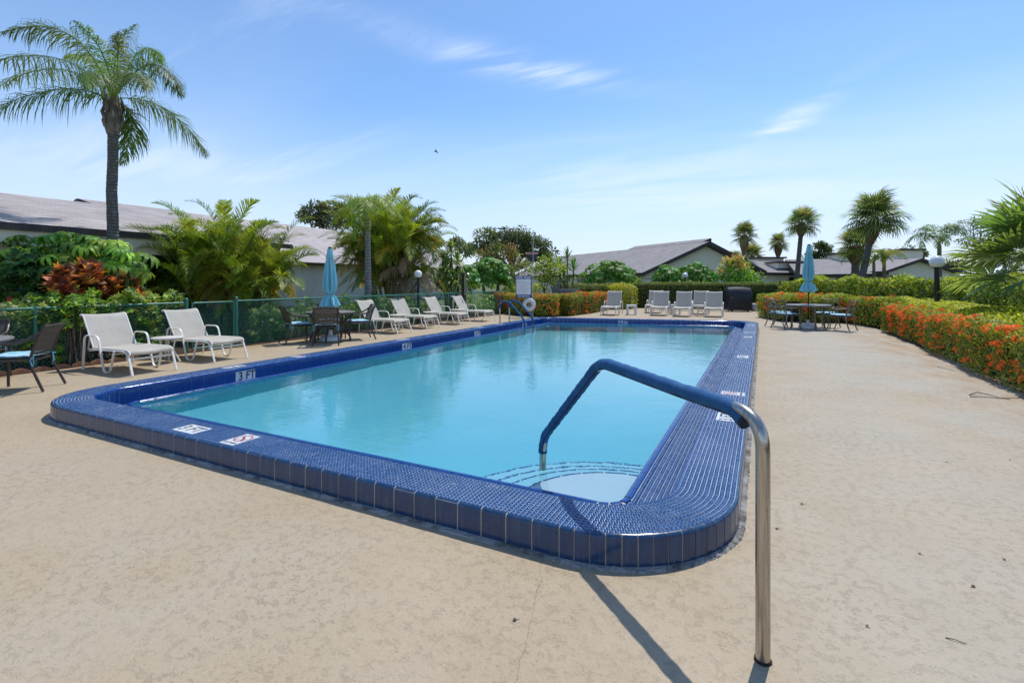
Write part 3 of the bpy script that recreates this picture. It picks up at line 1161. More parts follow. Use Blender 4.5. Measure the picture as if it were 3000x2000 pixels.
GL = 'chaise lounges along the green fence'
LEFT_L = [(-9.60, 4.27, 0, 'cream sling lounge chair nearest the camera, beside the brown chair'),
          (-9.74, 5.56, 0, 'cream sling lounge chair in front of the chain-link gate'),
          (-9.97, 10.66, 0, 'cream sling lounge chair just right of the left umbrella table'),
          (-10.1, 12.22, 0, 'second cream lounge chair right of the left umbrella table'),
          (-10.0, 13.80, 0, 'third cream lounge chair right of the left umbrella table'),
          (-9.88, 15.30, 0, 'cream lounge chair nearest the pool ladder')]
lg0 = make_lounger((LEFT_L[0][0], LEFT_L[0][1], 0), R(1), LEFT_L[0][3], GL)
for i, (x, y, rz, lb) in enumerate(LEFT_L[1:]):
    copy_tree(lg0, (x, y, 0), R((2, 1, -2, 0, 2)[i]), lb, GL)
GF = 'lounge chairs at the far end of the pool'
lgf = None
for x, y, tw, lb in ((-5.70, 19.98, 3, 'far cream lounge chair standing alone beside the orange hedge'),
                     (-3.82, 20.72, 4, 'far cream lounge chair left of the middle pair, front row'),
                     (-2.90, 20.52, 2, 'far cream lounge chair in the middle of the front row'),
                     (-1.73, 20.80, 3, 'far cream lounge chair beside the covered grill'),
                     (-4.36, 22.25, 3, 'cream lounge chair half hidden behind the left one of the far row'),
                     (-2.42, 22.35, 2, 'cream lounge chair half hidden behind the middle one of the far row')):
    f = Vector((math.sin(R(tw)), -math.cos(R(tw))))
    o = Vector((x, y)) - f * 1.30
    if lgf is None:
        lgf = make_lounger((o.x, o.y, 0), math.atan2(f.y, f.x), lb, GF, 13, .07)
    else:
        copy_tree(lgf, (o.x, o.y, 0), math.atan2(f.y, f.x), lb, GF)

def make_round_table(loc, label, r_=.25, h=.44, group=None):
    t = empty('side_table', loc, random.uniform(0, 3), label, 'side table', group)
    MB().lathe([(r_ - .012, h - .032), (r_, h - .024), (r_, h - .004), (r_ - .010, h)], 32).obj('table_top', M_PLAST, t, True)
    for k in range(3):
        a = 2 * math.pi * k / 3
        d = Vector((math.cos(a), math.sin(a), 0))
        p = arc_pts([d * .13 + Vector((0, 0, h - .03)), d * .09 + Vector((0, 0, h * .5)), d * .14 + Vector((0, 0, .14)), d * .215 + Vector((0, 0, .008))], .10, 5)
        MB().tube(p, .013, 8).obj('leg', M_FRAME, t, True)
    MB().tube([Vector((.1 * math.cos(2 * math.pi * k / 12), .1 * math.sin(2 * math.pi * k / 12), h * .45)) for k in range(12)], .008, 6, closed=True).obj('ring_brace', M_FRAME, t, True)
    return t
GT = 'round cream side tables'
st0 = make_round_table((-9.28, 5.0, 0), 'round cream side table between the two nearest lounge chairs', group=GT)
for x, y, lb in ((-9.55, 11.44, 'round cream side table between the first two lounge chairs right of the left umbrella'),
                 (-9.55, 13.05, 'round cream side table between the second and third lounge chairs right of the left umbrella'),
                 (-9.5, 14.55, 'round cream side table nearest the pool ladder'),
                 (-2.33, 21.7, 'round cream side table between the far lounge chairs, left of the grill')):
    copy_tree(st0, (x, y, 0), random.uniform(0, 3), lb, GT)
def make_cube_table(loc, rz, label):
    t = empty('side_table', loc, rz, label, 'side table', 'square white plastic side tables')
    s, h = .40, .42
    MB().box((0, 0, h - .02), (s, s, .04)).box((0, 0, h - .055), (s * .93, s * .93, .03)).obj('table_top', M_WPLAST, t)
    for sx in (-1, 1):
        for sy in (-1, 1):
            MB().box((sx * (s / 2 - .035), sy * (s / 2 - .035), (h - .07) / 2), (.06, .06, h - .07)).obj('leg', M_WPLAST, t)
    return t
make_cube_table((-4.98, 21.05, 0), R(20), 'square white side table right of the lone far lounge chair')
make_cube_table((-3.35, 22.2, 0), R(5), 'square white side table behind the far lounge chairs')

# ---- dining sets
M_BROWN = plain('bronze_metal', (.060, .044, .036), .45, .3, var=.2)
M_CAST = plain('weathered_bronze', (.20, .155, .11), .55, .35, var=.25)
M_MESHB = NT('brown_mesh_sling')
def _msh():
    t = M_MESHB
    co = t.coord('Object')
    n = t.noise(t.map(co, (1, 1, 1)), 260, 2, .6)
    t.set(t.mix(t.step(n, .4, .6), (.085, .062, .045), (.17, .135, .105)), .8)
    tr = t.node('ShaderNodeBsdfTransparent')
    mx = t.node('ShaderNodeMixShader')
    mx.inputs[0].default_value = .30
    t.l.new(t.b.outputs[0], mx.inputs[1])
    t.l.new(tr.outputs[0], mx.inputs[2])
    t.l.new(mx.outputs[0], t.out.inputs['Surface'])
    return t.mat
M_MESHB = _msh()
def mat_cushion():
    t = NT('striped_cushion')
    co = t.coord('Object')
    sep = t.node('ShaderNodeSeparateXYZ')
    t.l.new(co, sep.inputs[0])
    w = t.math('FRACT', t.math('MULTIPLY', sep.outputs[1], 6.3))
    rp = t.node('ShaderNodeValToRGB')
    t.l.new(w, rp.inputs[0])
    rp.color_ramp.interpolation = 'CONSTANT'
    cols = ((0, (.22, .54, .70)), (.22, (.62, .74, .76)), (.32, (.03, .15, .33)), (.44, (.10, .45, .50)), (.62, (.66, .76, .78)), (.72, (.24, .56, .74)), (.9, (.05, .20, .36)))
    el = rp.color_ramp.elements
    el[0].position, el[0].color = 0, cols[0][1] + (1,)
    el[1].position, el[1].color = cols[1][0], cols[1][1] + (1,)
    for p_, c_ in cols[2:]:
        e = el.new(p_)
        e.color = c_ + (1,)
    up = t.node('ShaderNodeNewGeometry')
    sp = t.node('ShaderNodeSeparateXYZ')
    t.l.new(up.outputs['Normal'], sp.inputs[0])
    c = t.mix(t.math('MULTIPLY', t.step(t.noise(co, 9, 3), .4, .65), .5), rp.outputs[0], (.55, .76, .80))
    return t.set(c, .85, 0, t.bump(t.noise(co, 60, 3), .4, .006))
M_CUSH = mat_cushion()
M_TIE = plain('turquoise_ribbon', (.12, .42, .58), .8)

def add_cushion(t, z_=.43):
    b = MB()
    n = 9
    vs = []
    for sgn in (1, -1):
        for i in range(n):
            for j in range(n):
                u, v = -1 + 2 * i / (n - 1), -1 + 2 * j / (n - 1)
                e = max(abs(u), abs(v)) ** 5
                vs.append((.02 + u * .225 * (1 - .02 * v * v), v * .225 * (1 - .02 * u * u), z_ + .028 + sgn * .030 * (1 - .75 * e) + .004 * math.sin(7 * u) * math.cos(6 * v)))
    fs = []
    for i in range(n - 1):
        for j in range(n - 1):
            a = i * n + j
            fs.append((a, a + n, a + n + 1, a + 1))
            fs.append((n * n + a, n * n + a + 1, n * n + a + n + 1, n * n + a + n))
    rim = [i for i in range(n)] + [i * n + n - 1 for i in range(1, n)] + [(n - 1) * n + j for j in range(n - 2, -1, -1)] + [i * n for i in range(n - 2, 0, -1)]
    fs += [(rim[k], rim[(k + 1) % len(rim)], n * n + rim[(k + 1) % len(rim)], n * n + rim[k]) for k in range(len(rim))]
    b.add(vs, fs)
    c = b.obj('seat_cushion', M_CUSH, t, True, angle=60)
    b = MB()
    for s in (-1, 1):
        x0, y0 = -.215, s * .215
        b.tube([(x0 + .02, y0, z_ + .03), (x0 - .02, y0 + s * .02, z_ + .02), (x0 - .03, y0 + s * .012, z_ - .06), (x0 - .015, y0 + s * .03, z_ - .15)], .006, 5)
        b.tube([(x0 - .02, y0 + s * .02, z_ + .02), (x0 - .01, y0 + s * .05, z_ - .02), (x0 - .03, y0 + s * .045, z_ - .10)], .006, 5)
        b.tube([(x0 - .02, y0 + s * .02, z_ + .02), (x0 - .045, y0 + s * .04, z_ + .01), (x0 - .02, y0 + s * .05, z_ - .005), (x0 - .015, y0 + s * .02, z_ + .02)], .006, 5)
    b.obj('tie', M_TIE, c, True)

def make_sling_chair(loc, rz, label, group):
    """brown mesh-back dining chair; +X is the way it faces"""
    t = empty('patio_chair', loc, rz, label, 'chair', group)
    m = M_BROWN
    W = .265
    for s in (-1, 1):
        y = s * W
        # back post runs down into the rear leg
        MB().tube(arc_pts([(-.36, y * .94, .83), (-.30, y * .92, .72), (-.215, y * .92, .44), (-.24, y * .95, .30), (-.36, y * 1.02, .008)], .12, 5), .0165, 8).obj('rear_leg', m, t, True)
        # arm sweeps from the back post forward and down into the front leg
        MB().tube(arc_pts([(-.335, y * .95, .77), (-.20, y * 1.1, .66), (.06, y * 1.12, .615), (.235, y * 1.1, .615), (.26, y * 1.05, .42), (.255, y * 1.03, .008)], .11, 6), .0165, 8).obj('arm', m, t, True)
        MB().tube([(-.215, y * .92, .415), (.255, y * 1.02, .41)], .014, 8).obj('seat_rail', m, t, True)
    b = MB()
    b.tube([(.255, -W, .41), (.255, W, .41)], .014, 8)
    b.tube([(-.21, -W * .9, .40), (-.21, W * .9, .40)], .014, 8)
    b.obj('crossbar', m, t, True)
    MB().tube([(-.36, -W * .94, .83), (-.372, -.1, .837), (-.372, .1, .837), (-.36, W * .94, .83)], .017, 8).obj('top_rail', m, t, True)
    b = MB()
    pr = [(-.365, .825), (-.325, .76), (-.285, .67), (-.25, .57), (-.228, .48)]
    strip(b, [(x, W * .88, z_) for x, z_ in pr], [(x, -W * .88, z_) for x, z_ in pr], .002)
    b.obj('back_sling', M_MESHB, t, True)
    b = MB()
    strip(b, [(x, W * .93, .425) for x in (-.2, -.1, .05, .15, .25)], [(x, -W * .93, .425) for x in (-.2, -.1, .05, .15, .25)], .002)
    b.obj('seat_sling', M_MESHB, t, True)
    MB().tube([(-.228, -W * .9, .485), (-.234, 0, .478), (-.228, W * .9, .485)], .012, 8).obj('lower_rail', m, t, True)
    add_cushion(t)
    return t

def make_cast_chair(loc, rz, label, group):
    """cast metal chair with an X-shaped splat; +X is the way it faces"""
    t = empty('patio_chair', loc, rz, label, 'chair', group)
    m = M_CAST
    W = .25
    for s in (-1, 1):
        y = s * W
        MB().tube(arc_pts([(-.33, y * 1.04, .88), (-.285, y, .72), (-.225, y * .95, .43), (-.255, y * .98, .22), (-.34, y * 1.05, .012)], .14, 6), .0165, 8).obj('rear_leg', m, t, True)
        MB().tube(arc_pts([(-.255, y, .64), (-.08, y * 1.16, .625), (.14, y * 1.2, .64), (.20, y * 1.18, .60), (.14, y * 1.1, .44)], .08, 5), .0135, 8).obj('arm', m, t, True)
        MB().tube(arc_pts([(.21, y, .42), (.235, y * 1.02, .3), (.20, y, .15), (.27, y * 1.06, .012)], .12, 5), .0155, 8).obj('front_leg', m, t, True)
    b = MB()
    b.box((-.0, 0, .415), (.44, .47, .02))
    b.obj('seat', m, t)
    MB().tube(arc_pts([(-.335, -W * 1.06, .885), (-.31, -.12, .845), (-.31, .12, .845), (-.335, W * 1.06, .885)], .15, 5), .016, 8).obj('top_rail', m, t, True)
    MB().tube([(-.245, -W * .95, .50), (-.245, W * .95, .50)], .011, 8).obj('lower_rail', m, t, True)
    b = MB()
    for s in (-1, 1):
        b.tube(arc_pts([(-.318, s * W * .98, .84), (-.295, s * .07, .735), (-.275, s * .06, .64), (-.247, s * W * .85, .505)], .1, 5), .0105, 6)
    b.box((-.283, 0, .685), (.010, .145, .12), 0, 0, R(-14))
    b.obj('back_splat', m, t, True)
    add_cushion(t)
    return t

def make_table(loc, label, mat, r_=.60, h=.70, legs='scroll', a0=.4):
    t = empty('patio_table', loc, a0, label, 'table')
    MB().lathe([(r_ - .03, h - .030), (r_, h - .024), (r_, h - .004), (r_ - .012, h), (.03, h), (.026, h - .002)], 48).obj('table_top', plain('table_slate' + label[:8], (.21, .19, .175), .45, var=.15), t, True)
    b = MB()
    for k in range(16):
        pass
    MB().tube([Vector(((r_ - .02) * math.cos(2 * math.pi * k / 36), (r_ - .02) * math.sin(2 * math.pi * k / 36), h - .035)) for k in range(36)], .016, 8, closed=True).obj('rim', mat, t, True)
    for k in range(4):
        a = 2 * math.pi * k / 4
        d = Vector((math.cos(a), math.sin(a), 0))
        if legs == 'scroll':
            p = arc_pts([d * (r_ - .06) + Vector((0, 0, h - .04)), d * .26 + Vector((0, 0, h * .55)), d * .24 + Vector((0, 0, .26)), d * .42 + Vector((0, 0, .17)), d * .47 + Vector((0, 0, .012))], .13, 6)
            MB().tube(p, .021, 8).obj('leg', mat, t, True)
        else:
            p = arc_pts([d * (r_ - .14) + Vector((0, 0, h - .035)), d * (r_ - .17) + Vector((0, 0, .4)), d * (r_ - .13) + Vector((0, 0, .01))], .2, 5)
            MB().tube(p, .030, 4).obj('leg', mat, t)
            q = arc_pts([d * .05 + Vector((0, 0, h - .05)), d * .28 + Vector((0, 0, h - .12)), d * (r_ - .17) + Vector((0, 0, .45))], .15, 5)
            MB().tube(q, .012, 6).obj('brace', mat, t, True)
    return t

M_CANVAS = NT('turquoise_canvas')
def _canvas():
    t = M_CANVAS
    co = t.coord('Object')
    a = t.noise(t.map(co, (1, 1, .25)), 12, 4, .6)
    c = t.mix(t.step(a, .3, .7), (.30, .68, .76), (.42, .76, .82))
    t.set(c, .85, 0, t.bump(t.noise(co, 350, 2), .25, .002), .2)
    tl = t.node('ShaderNodeBsdfTranslucent')
    t.put(tl.inputs[0], c)
    mx = t.node('ShaderNodeMixShader')
    mx.inputs[0].default_value = .25
    t.l.new(t.b.outputs[0], mx.inputs[1])
    t.l.new(tl.outputs[0], mx.inputs[2])
    t.l.new(mx.outputs[0], t.out.inputs['Surface'])
    return t.mat
M_CANVAS = _canvas()
M_POLE = plain('dark_pole', (.022, .02, .02), .4, .4)
def make_umbrella(loc, label, rz, top=2.30, lean=(0, 0)):
    t = empty('patio_umbrella', loc, rz, label, 'umbrella', 'closed turquoise umbrellas')
    t.rotation_euler = (lean[0], lean[1], rz)
    MB().tube([(0, 0, .1), (0, 0, top - .02)], .019, 10).obj('pole', M_POLE, t, True)
    b = MB()
    b.lathe([(.20, .0), (.25, .015), (.255, .06), (.235, .10), (.14, .135), (.045, .15), (.042, .26), (.030, .265)], 20)
    b.obj('base', M_WPLAST, t, True)
    # folded canopy: pleats, gathered by a strap
    n = 96
    prof = [(top - .02, .035), (top - .06, .050), (top - .16, .062), (top - .26, .082), (top - .262, .060), (top - .42, .078), (top - .65, .094), (top - .85, .106), (top - 1.0, .100), (top - 1.10, .080), (top - 1.115, .070),
            (top - 1.13, .080), (top - 1.22, .112), (top - 1.34, .145), (top - 1.40, .158)]
    vs, fs = [], []
    for i, (z_, r_) in enumerate(prof):
        amp = .50 if z_ < top - .27 else .18
        if abs(z_ - (top - 1.115)) < .02:
            amp = .12
        for j in range(n):
            a = 2 * math.pi * j / n
            k = 1 + amp * math.sin(8 * a + .6 * math.sin(3 * a) + z_ * .8) + amp * .45 * math.sin(17 * a + z_ * 2.2)
            zz = z_ + (.035 * math.sin(8 * a + 1.2) if i == len(prof) - 1 else 0) + (.02 * math.sin(8 * a) if i == 3 else 0)
            vs.append((r_ * k * math.cos(a), r_ * k * math.sin(a), zz))
    for i in range(len(prof) - 1):
        for j in range(n):
            fs.append((i * n + j, i * n + (j + 1) % n, (i + 1) * n + (j + 1) % n, (i + 1) * n + j))
    MB().add(vs, fs).obj('canopy', M_CANVAS, t, True, angle=70)
    MB().lathe([(.042, top - .03), (.044, top - .012), (.040, top), (.02, top + .005)], 16).obj('finial', M_POLE, t, True)
    MB().tube([(.083 * math.cos(2 * math.pi * k / 20), .083 * math.sin(2 * math.pi * k / 20), top - 1.115 + .01 * math.sin(k)) for k in range(20)], .007, 6, closed=True).obj('strap', plain('blue_strap', (.03, .16, .24), .8), t, True)
    return t

def ring_chairs(maker, centre, items, group):
    for ph, r_, tw, lb in items:
        a = R(ph)
        x, y = centre[0] + r_ * math.cos(a), centre[1] + r_ * math.sin(a)
        if maker.get('o') is None:
            maker['o'] = maker['f']((x, y, 0), a + math.pi + R(tw), lb, group)
        else:
            copy_tree(maker['o'], (x, y, 0), a + math.pi + R(tw), lb, group)
sling = {'f': make_sling_chair}
cast = {'f': make_cast_chair}
LT = (-9.12, 8.5)
make_table((LT[0], LT[1], 0), 'round bronze table under the left closed umbrella', M_BROWN, .56, .70, 'scroll', .6)
make_umbrella((LT[0], LT[1], 0), 'closed turquoise umbrella above the left bronze table', .3, 2.22, (R(-1.0), R(-1.0)))
ring_chairs(sling, LT, ((-121, .70, 6, 'brown mesh chair on the left side of the left umbrella table'),
                        (-50, .62, 3, 'brown mesh chair with its back to the pool at the left umbrella table'),
                        (62, .66, -6, 'brown mesh chair on the right side of the left umbrella table'),
                        (140, .72, 4, 'brown mesh chair behind the left umbrella table, by the fence')), 'brown mesh dining chairs')
PT = (-9.16, 2.28)
make_table((PT[0], PT[1], 0), 'round bronze table cut off by the left edge of the photo', M_BROWN, .66, .67, 'scroll', .2)
ring_chairs(sling, PT, ((46, .79, 0, 'brown mesh chair nearest the camera, in front of the left shrubs'),
                        (147, .90, -8, 'brown mesh chair at the left edge, behind the cut-off table')), 'brown mesh dining chairs')
RT = (1.2, 17.2)
make_table((RT[0], RT[1], 0), 'round bronze table under the right closed umbrella', M_CAST, .60, .72, 'post', .35)
make_umbrella((RT[0], RT[1], 0), 'closed turquoise umbrella above the right bronze table', 1.0, 2.52, (R(.6), R(.4)))
ring_chairs(cast, RT, ((152, .82, 0, 'cast bronze chair at the left side of the right umbrella table, further back'),
                       (-148, .66, 8, 'cast bronze chair with its back to the pool at the right umbrella table'),
                       (52, .82, 5, 'cast bronze chair behind the right umbrella table, by the hedge'),
                       (-22, .84, -6, 'cast bronze chair at the right end of the right umbrella table')), 'cast bronze dining chairs')

# ---- covered grill and gas bottle at the far hedge
M_COVER = plain('black_vinyl', (.014, .014, .017), .45, var=.3, bump=.35, bscale=14)
g = empty('barbecue_grill', (-1.05, 25.9, 0), R(20), 'barbecue grill under a black vinyl cover at the far hedge', 'grill')
b = MB()
pf = [(-.36, .06), (-.37, .5), (-.38, .82), (-.30, 1.02), (-.16, 1.14), (.10, 1.15), (.26, 1.06), (.34, .86), (.35, .5), (.34, .06)]
vs = []
xs = [-.52, -.49, -.22, 0, .22, .49, .52]
for i, x in enumerate(xs):
    k = .93 if i in (0, 6) else 1
    for (y, z_) in pf:
        vs.append((x + .015 * math.sin(9 * z_ + i), y * k + .012 * math.sin(6 * x + 5 * z_), (z_ * k if z_ > .2 else z_) + (-.03 if i in (1, 5) and z_ > .8 else 0)))
n = len(pf)
fs = [(i * n + j, i * n + j + 1, (i + 1) * n + j + 1, (i + 1) * n + j) for i in range(6) for j in range(n - 1)]
fs += [tuple(range(n - 1, -1, -1)), tuple(6 * n + j for j in range(n))]
b.add(vs, fs)
b.obj('cover', M_COVER, g, True, angle=35)
b = MB()
b.tube([(-.50, -.30, .62), (-.38, -.40, .66)], .012, 8)
b.obj('handle', M_STEEL_B, g, True)
b = MB()
for sx in (-.36, .36):
    for sy in (-.25, .25):
        b.tube([(sx, sy - .02, .06), (sx, sy + .02, .06)], .055, 12, up=(0, 0, 1))
b.obj('caster', M_POLE, g)
tk = empty('propane_tank', (-.38, 26.25, 0), .5, 'grey white propane tank on the deck beside the grill', 'gas bottle')
MB().lathe([(.10, .0), (.11, .03), (.09, .05), (.135, .09), (.155, .14), (.155, .28), (.135, .34), (.08, .375), (.02, .38)], 24).obj('cylinder', plain('tank_paint', (.52, .53, .54), .4), tk, True)
b = MB()
for k in range(3):
    a0 = 2 * math.pi * k / 3
    b.tube([(.085 * math.cos(a0 + q * .2), .085 * math.sin(a0 + q * .2), .36 + .09 * (1 if 0 < q < 7 else 0)) for q in range(8)], .008, 6)
b.lathe([(.02, .37), (.02, .43)], 10)
b.obj('collar', M_POLE, tk)

# ---- pool rules sign, life ring, skimmer and hook pole on one post beside the hedge
SX, SY = -8.42, 17.62
post = empty('pool_rules_sign', (SX, SY, 0), -YAW * 0 + math.atan2(SY, SX) - R(90), 'blue and white POOL RULES sign on a post by the orange hedge', 'sign')
M_SBLUE = plain('sign_blue', (.010, .060, .21), .4)
M_SWHITE = plain('sign_white', (.86, .87, .88), .4, var=.04)
MB().tube([(.30, .02, 0), (.30, .02, 1.6)], .025, 10).obj('post', plain('grey_post', (.30, .30, .30), .5, .4), post, True)
panel = MB().box((0, -.02, 1.20), (.62, .012, .86)).obj('panel', M_SBLUE, post)
MB().box((0, -.0275, 1.20), (.56, .004, .60)).obj('white_field', M_SWHITE, post)
mobj('lettering', text_mesh('POOL RULES', .118, M_SWHITE, .02), post, (0, -.0275, 1.562), (R(90), 0, 0)).scale = (.86, 1, 1)
mobj('lettering', text_mesh('NO DIVING', .105, M_SWHITE, .012), post, (0, -.0275, .832), (R(90), 0, 0)).scale = (.86, 1, 1)
b = MB()
zr = 1.45
M_INK = plain('grey_ink', (.16, .17, .20), .6)
for k in range(13):
    w_ = (.30, .47, .40, .50, .36, .44, .28, .50, .46, .41, .50, .33, .39)[k]
    x_ = -.25
    while x_ < -.25 + w_:
        l_ = random.uniform(.02, .06)
        b.box((x_ + l_ / 2, -.0302, zr), (l_, .001, .011))
        x_ += l_ + .012
    zr -= .043
b.obj('small_print', M_INK, post)

lr = empty('life_ring', (SX + .21, SY + .06, .505), post.rotation_euler.z, 'white life ring hanging below the pool rules sign', 'life ring')
b = MB()
Rr = .176
b.tube([(Rr * math.cos(2 * math.pi * k / 40), 0, Rr * math.sin(2 * math.pi * k / 40)) for k in range(40)], .080, 14, closed=True, flat=1.0, up=(0, 1, 0))
ringo = b.obj('ring', plain('life_ring_white', (.66, .67, .68), .5, var=.05), lr, True)
ringo.location = (0, -.11, 0)
b = MB()
pts_ = []
for k in range(40):
    a = 2 * math.pi * k / 40
    rr = .258 + .018 * abs(math.sin(2 * a))
    pts_.append((rr * math.cos(a), -.11, rr * math.sin(a)))
b.tube(pts_, .006, 6, closed=True)
for k in range(5):
    b.tube([(-.03 + .015 * k, -.10, .12), (-.06 + .03 * k, -.12, .0), (-.02 + .012 * k, -.11, -.09)], .006, 5)
b.obj('grab_rope', plain('rope', (.50, .46, .38), .9), lr, True)

M_ALU = plain('aluminium_pole', (.55, .57, .60), .35, .7)
nt_ = empty('skimmer_net', (SX + .27, SY + .18, 0), post.rotation_euler.z, 'long-handled leaf skimmer net standing beside the rules sign', 'pool net')
MB().tube([(-.02, 0, .05), (.0, 0, 2.25)], .013, 8).obj('handle', M_ALU, nt_, True)
b = MB()
vs, fs = [], []
nn = 24
for i in range(5):
    f = i / 4
    for k in range(nn):
        a = 2 * math.pi * k / nn
        rr = .22 * (1 - f ** 2.2 * .9)
        vs.append((rr * 1.1 * math.cos(a), .06 * (1 - f) * math.sin(a), 2.52 - .34 * f + .03 * math.sin(a)))
for i in range(4):
    for k in range(nn):
        fs.append((i * nn + k, i * nn + (k + 1) % nn, (i + 1) * nn + (k + 1) % nn, (i + 1) * nn + k))
b.add(vs, fs)
b.obj('net_bag', plain('dark_net', (.05, .05, .055), .8), nt_, True)
MB().tube([(.242 * math.cos(2 * math.pi * k / nn), .066 * math.sin(2 * math.pi * k / nn), 2.52 + .03 * math.sin(2 * math.pi * k / nn)) for k in range(nn)], .016, 6, closed=True).obj('net_rim', plain('pink_rim', (.48, .26, .26), .6), nt_, True)
hk = empty('rescue_pole', (SX + .34, SY + .14, 0), post.rotation_euler.z, 'tall thin rescue hook pole standing beside the rules sign', 'pole')
MB().tube([(0, 0, .02), (.01, 0, 2.98)], .016, 8).obj('shaft', plain('pole_beige', (.50, .46, .37), .5), hk, True)
MB().tube([(.01 + .16 - .16 * math.cos(q * .38), 0, 2.98 + .26 * math.sin(q * .42)) for q in range(9)], .008, 6).obj('hook', M_ALU, hk, True)

# ---- globe lamps
def globe_lamp(loc, h, r_, label, pr=.045):
    t = empty('globe_lamp', loc, 0, label, 'lamp post', 'globe lamp posts')
    MB().tube([(0, 0, 0), (0, 0, h - r_ * .9)], pr, 16).obj('post', M_POLE, t, True)
    MB().lathe([(r_ * .6, h - r_ * .96), (r_ * .62, h - r_ * .86), (r_ * .5, h - r_ * .80)], 20).obj('fitter', M_POLE, t, True)
    b = MB()
    prof = [(max(.001, r_ * math.sin(math.pi * k / 16)), h - r_ * math.cos(math.pi * k / 16)) for k in range(2, 17)]
    b.lathe(prof, 32)
    b.obj('globe', M_GLOBE, t, True, angle=80)
M_GLOBE = plain('opal_globe', (.78, .79, .80), .18, var=.03)
p = at(1225, 16.9)
globe_lamp((p.x, p.y, 0), CAM_H + 22 * 16.9 / 1450, .135, 'white globe lamp on a black post behind the left fence')
p = at(2745, 13.6)
globe_lamp((p.x, p.y, 0), CAM_H + 58 * 13.6 / 1450, .175, 'white globe lamp on a black post in the right hedges', .062)
p = at(2007, 29.5)
globe_lamp((p.x, p.y, 0), CAM_H + 18 * 29.5 / 1450, .17, 'white globe lamp before the gabled house')

# ---- outdoor shower post
p = at(1359, 18.8)
sh = empty('shower_post', (p.x, p.y, 0), 0, 'brown timber shower post with a small shower head by the fence', 'shower')
MB().box((0, 0, .87), (.13, .13, 1.74)).obj('post', plain('brown_timber', (.055, .034, .026), .8, var=.3, bump=.5), sh)
MB().tube(arc_pts([(.08, -.05, .9), (.08, -.05, 1.70), (.2, -.05, 1.73), (.30, -.06, 1.62)], .06, 5), .014, 8).obj('pipe', M_STEEL_B, sh, True)
MB().lathe([(.02, 0), (.035, -.03), (.04, -.05)], 12, (.31, -.06, 1.60)).obj('shower_head', M_STEEL_B, sh, True)

# ---- chain-link fence with gate
M_GREEN = plain('green_vinyl', (.030, .17, .12), .35, var=.1)
FX, FH = -10.22, .985
fence = empty('chain_link_fence', (FX, 8, 0), 0, 'green vinyl chain-link fence along the left side of the deck', 'fence')
def fy(px):
    D = on_x(px, FX)
    return at(px, D).y - 8
g0, g1 = fy(546), fy(692)
posts = [fy(103) - 3.4, fy(103), g0, g1, fy(905 / 2.852 + 850) - 2.4, fy(1167), fy(1312), fy(1359)]
yA, yB = fy(103) - 5, fy(1480)
posts = [yA + .1, fy(103), g0, g1, (g1 + fy(1167)) / 2, fy(1167), fy(1312), fy(1359), yB]
for i, y in enumerate(posts):
    big = i in (2, 3)
    b = MB().tube([(0, y, -.05), (0, y, FH + (.06 if big else .0))], .036 if big else .026, 12)
    b.lathe([(.038 if big else .028, 0), (.036 if big else .026, .02), (.02, .035), (.004, .04)], 12, (0, y, FH + (.06 if big else 0)))
    b.obj('fence_post', M_GREEN, fence, True)
def links(y0, y1, z0, z1, name, parent, pitch=.066):
    b = MB()
    h = z1 - z0
    r_ = .0027
    n = int((y1 - y0 + h) / pitch)
    for k in range(n + 1):
        for s in (1, -1):
            ya = y0 - h + k * pitch
            # line from (ya, z0) to (ya + h, z1), clipped
            t0 = max(0, (y0 - ya) / h)
            t1 = min(1, (y1 - ya) / h)
            if t1 - t0 < .02:
                continue
            pa = (r_ * s, ya + h * t0, (z0 + h * t0) if s > 0 else (z1 - h * t0))
            pb = (r_ * s, ya + h * t1, (z0 + h * t1) if s > 0 else (z1 - h * t1))
            b.tube([pa, pb], r_, 3, cap=False)
    return b.obj(name, M_GREEN, parent)
for y0, y1 in ((yA, g0), (g1, yB)):
    MB().tube([(0, y0, FH), (0, y1, FH)], .019, 10).obj('top_rail', M_GREEN, fence, True)
    links(y0, y1, .03, FH - .02, 'wire_mesh', fence)
gate = empty('chain_link_gate', (FX + .02, 8 + g0 + .1, 0), 0, 'green chain-link gate behind the second lounge chair', 'gate')
gw = (g1 - g0) - .17
b = MB()
MB().tube(arc_pts([(0, 0, .06), (0, 0, FH - .01), (0, gw, FH - .01), (0, gw, .06), (0, 0, .06)], .05, 4), .019, 10).obj('gate_frame', M_GREEN, gate, True)
links(.02, gw - .02, .08, FH - .03, 'wire_mesh', gate, .066)
MB().box((0, -.04, .62), (.05, .06, .12)).box((0, -.02, .60), (.03, .14, .03)).obj('latch', M_GREEN, gate)
# ------------------------------------------------------------------ plants
def mat_leaf(name, rough=.42, trans=.28, spec=.5, val=1.):
    t = NT(name)
    a = t.node('ShaderNodeAttribute', attribute_name='Col')
    inf = t.node('ShaderNodeObjectInfo')
    hs = t.node('ShaderNodeHueSaturation')
    t.l.new(a.outputs['Color'], hs.inputs['Color'])
    t.put(hs.inputs['Hue'], t.step(inf.outputs['Random'], 0, 1, .492, .508))
    t.put(hs.inputs['Value'], t.step(inf.outputs['Random'], 0, 1, 1.5 * val, 1.95 * val))
    c = hs.outputs[0]
    t.set(c, rough, 0, None, spec)
    tl = t.node('ShaderNodeBsdfTranslucent')
    br = t.mix(1.0, c, (1.25, 1.25, .55), 'MULTIPLY')
    t.l.new(br, tl.inputs[0])
    mx = t.node('ShaderNodeMixShader')
    mx.inputs[0].default_value = trans
    t.l.new(t.b.outputs[0], mx.inputs[1])
    t.l.new(tl.outputs[0], mx.inputs[2])
    t.l.new(mx.outputs[0], t.out.inputs['Surface'])
    return t.mat
M_LEAF = mat_leaf('leaf_glossy', .46, .42, .4, 1.3)
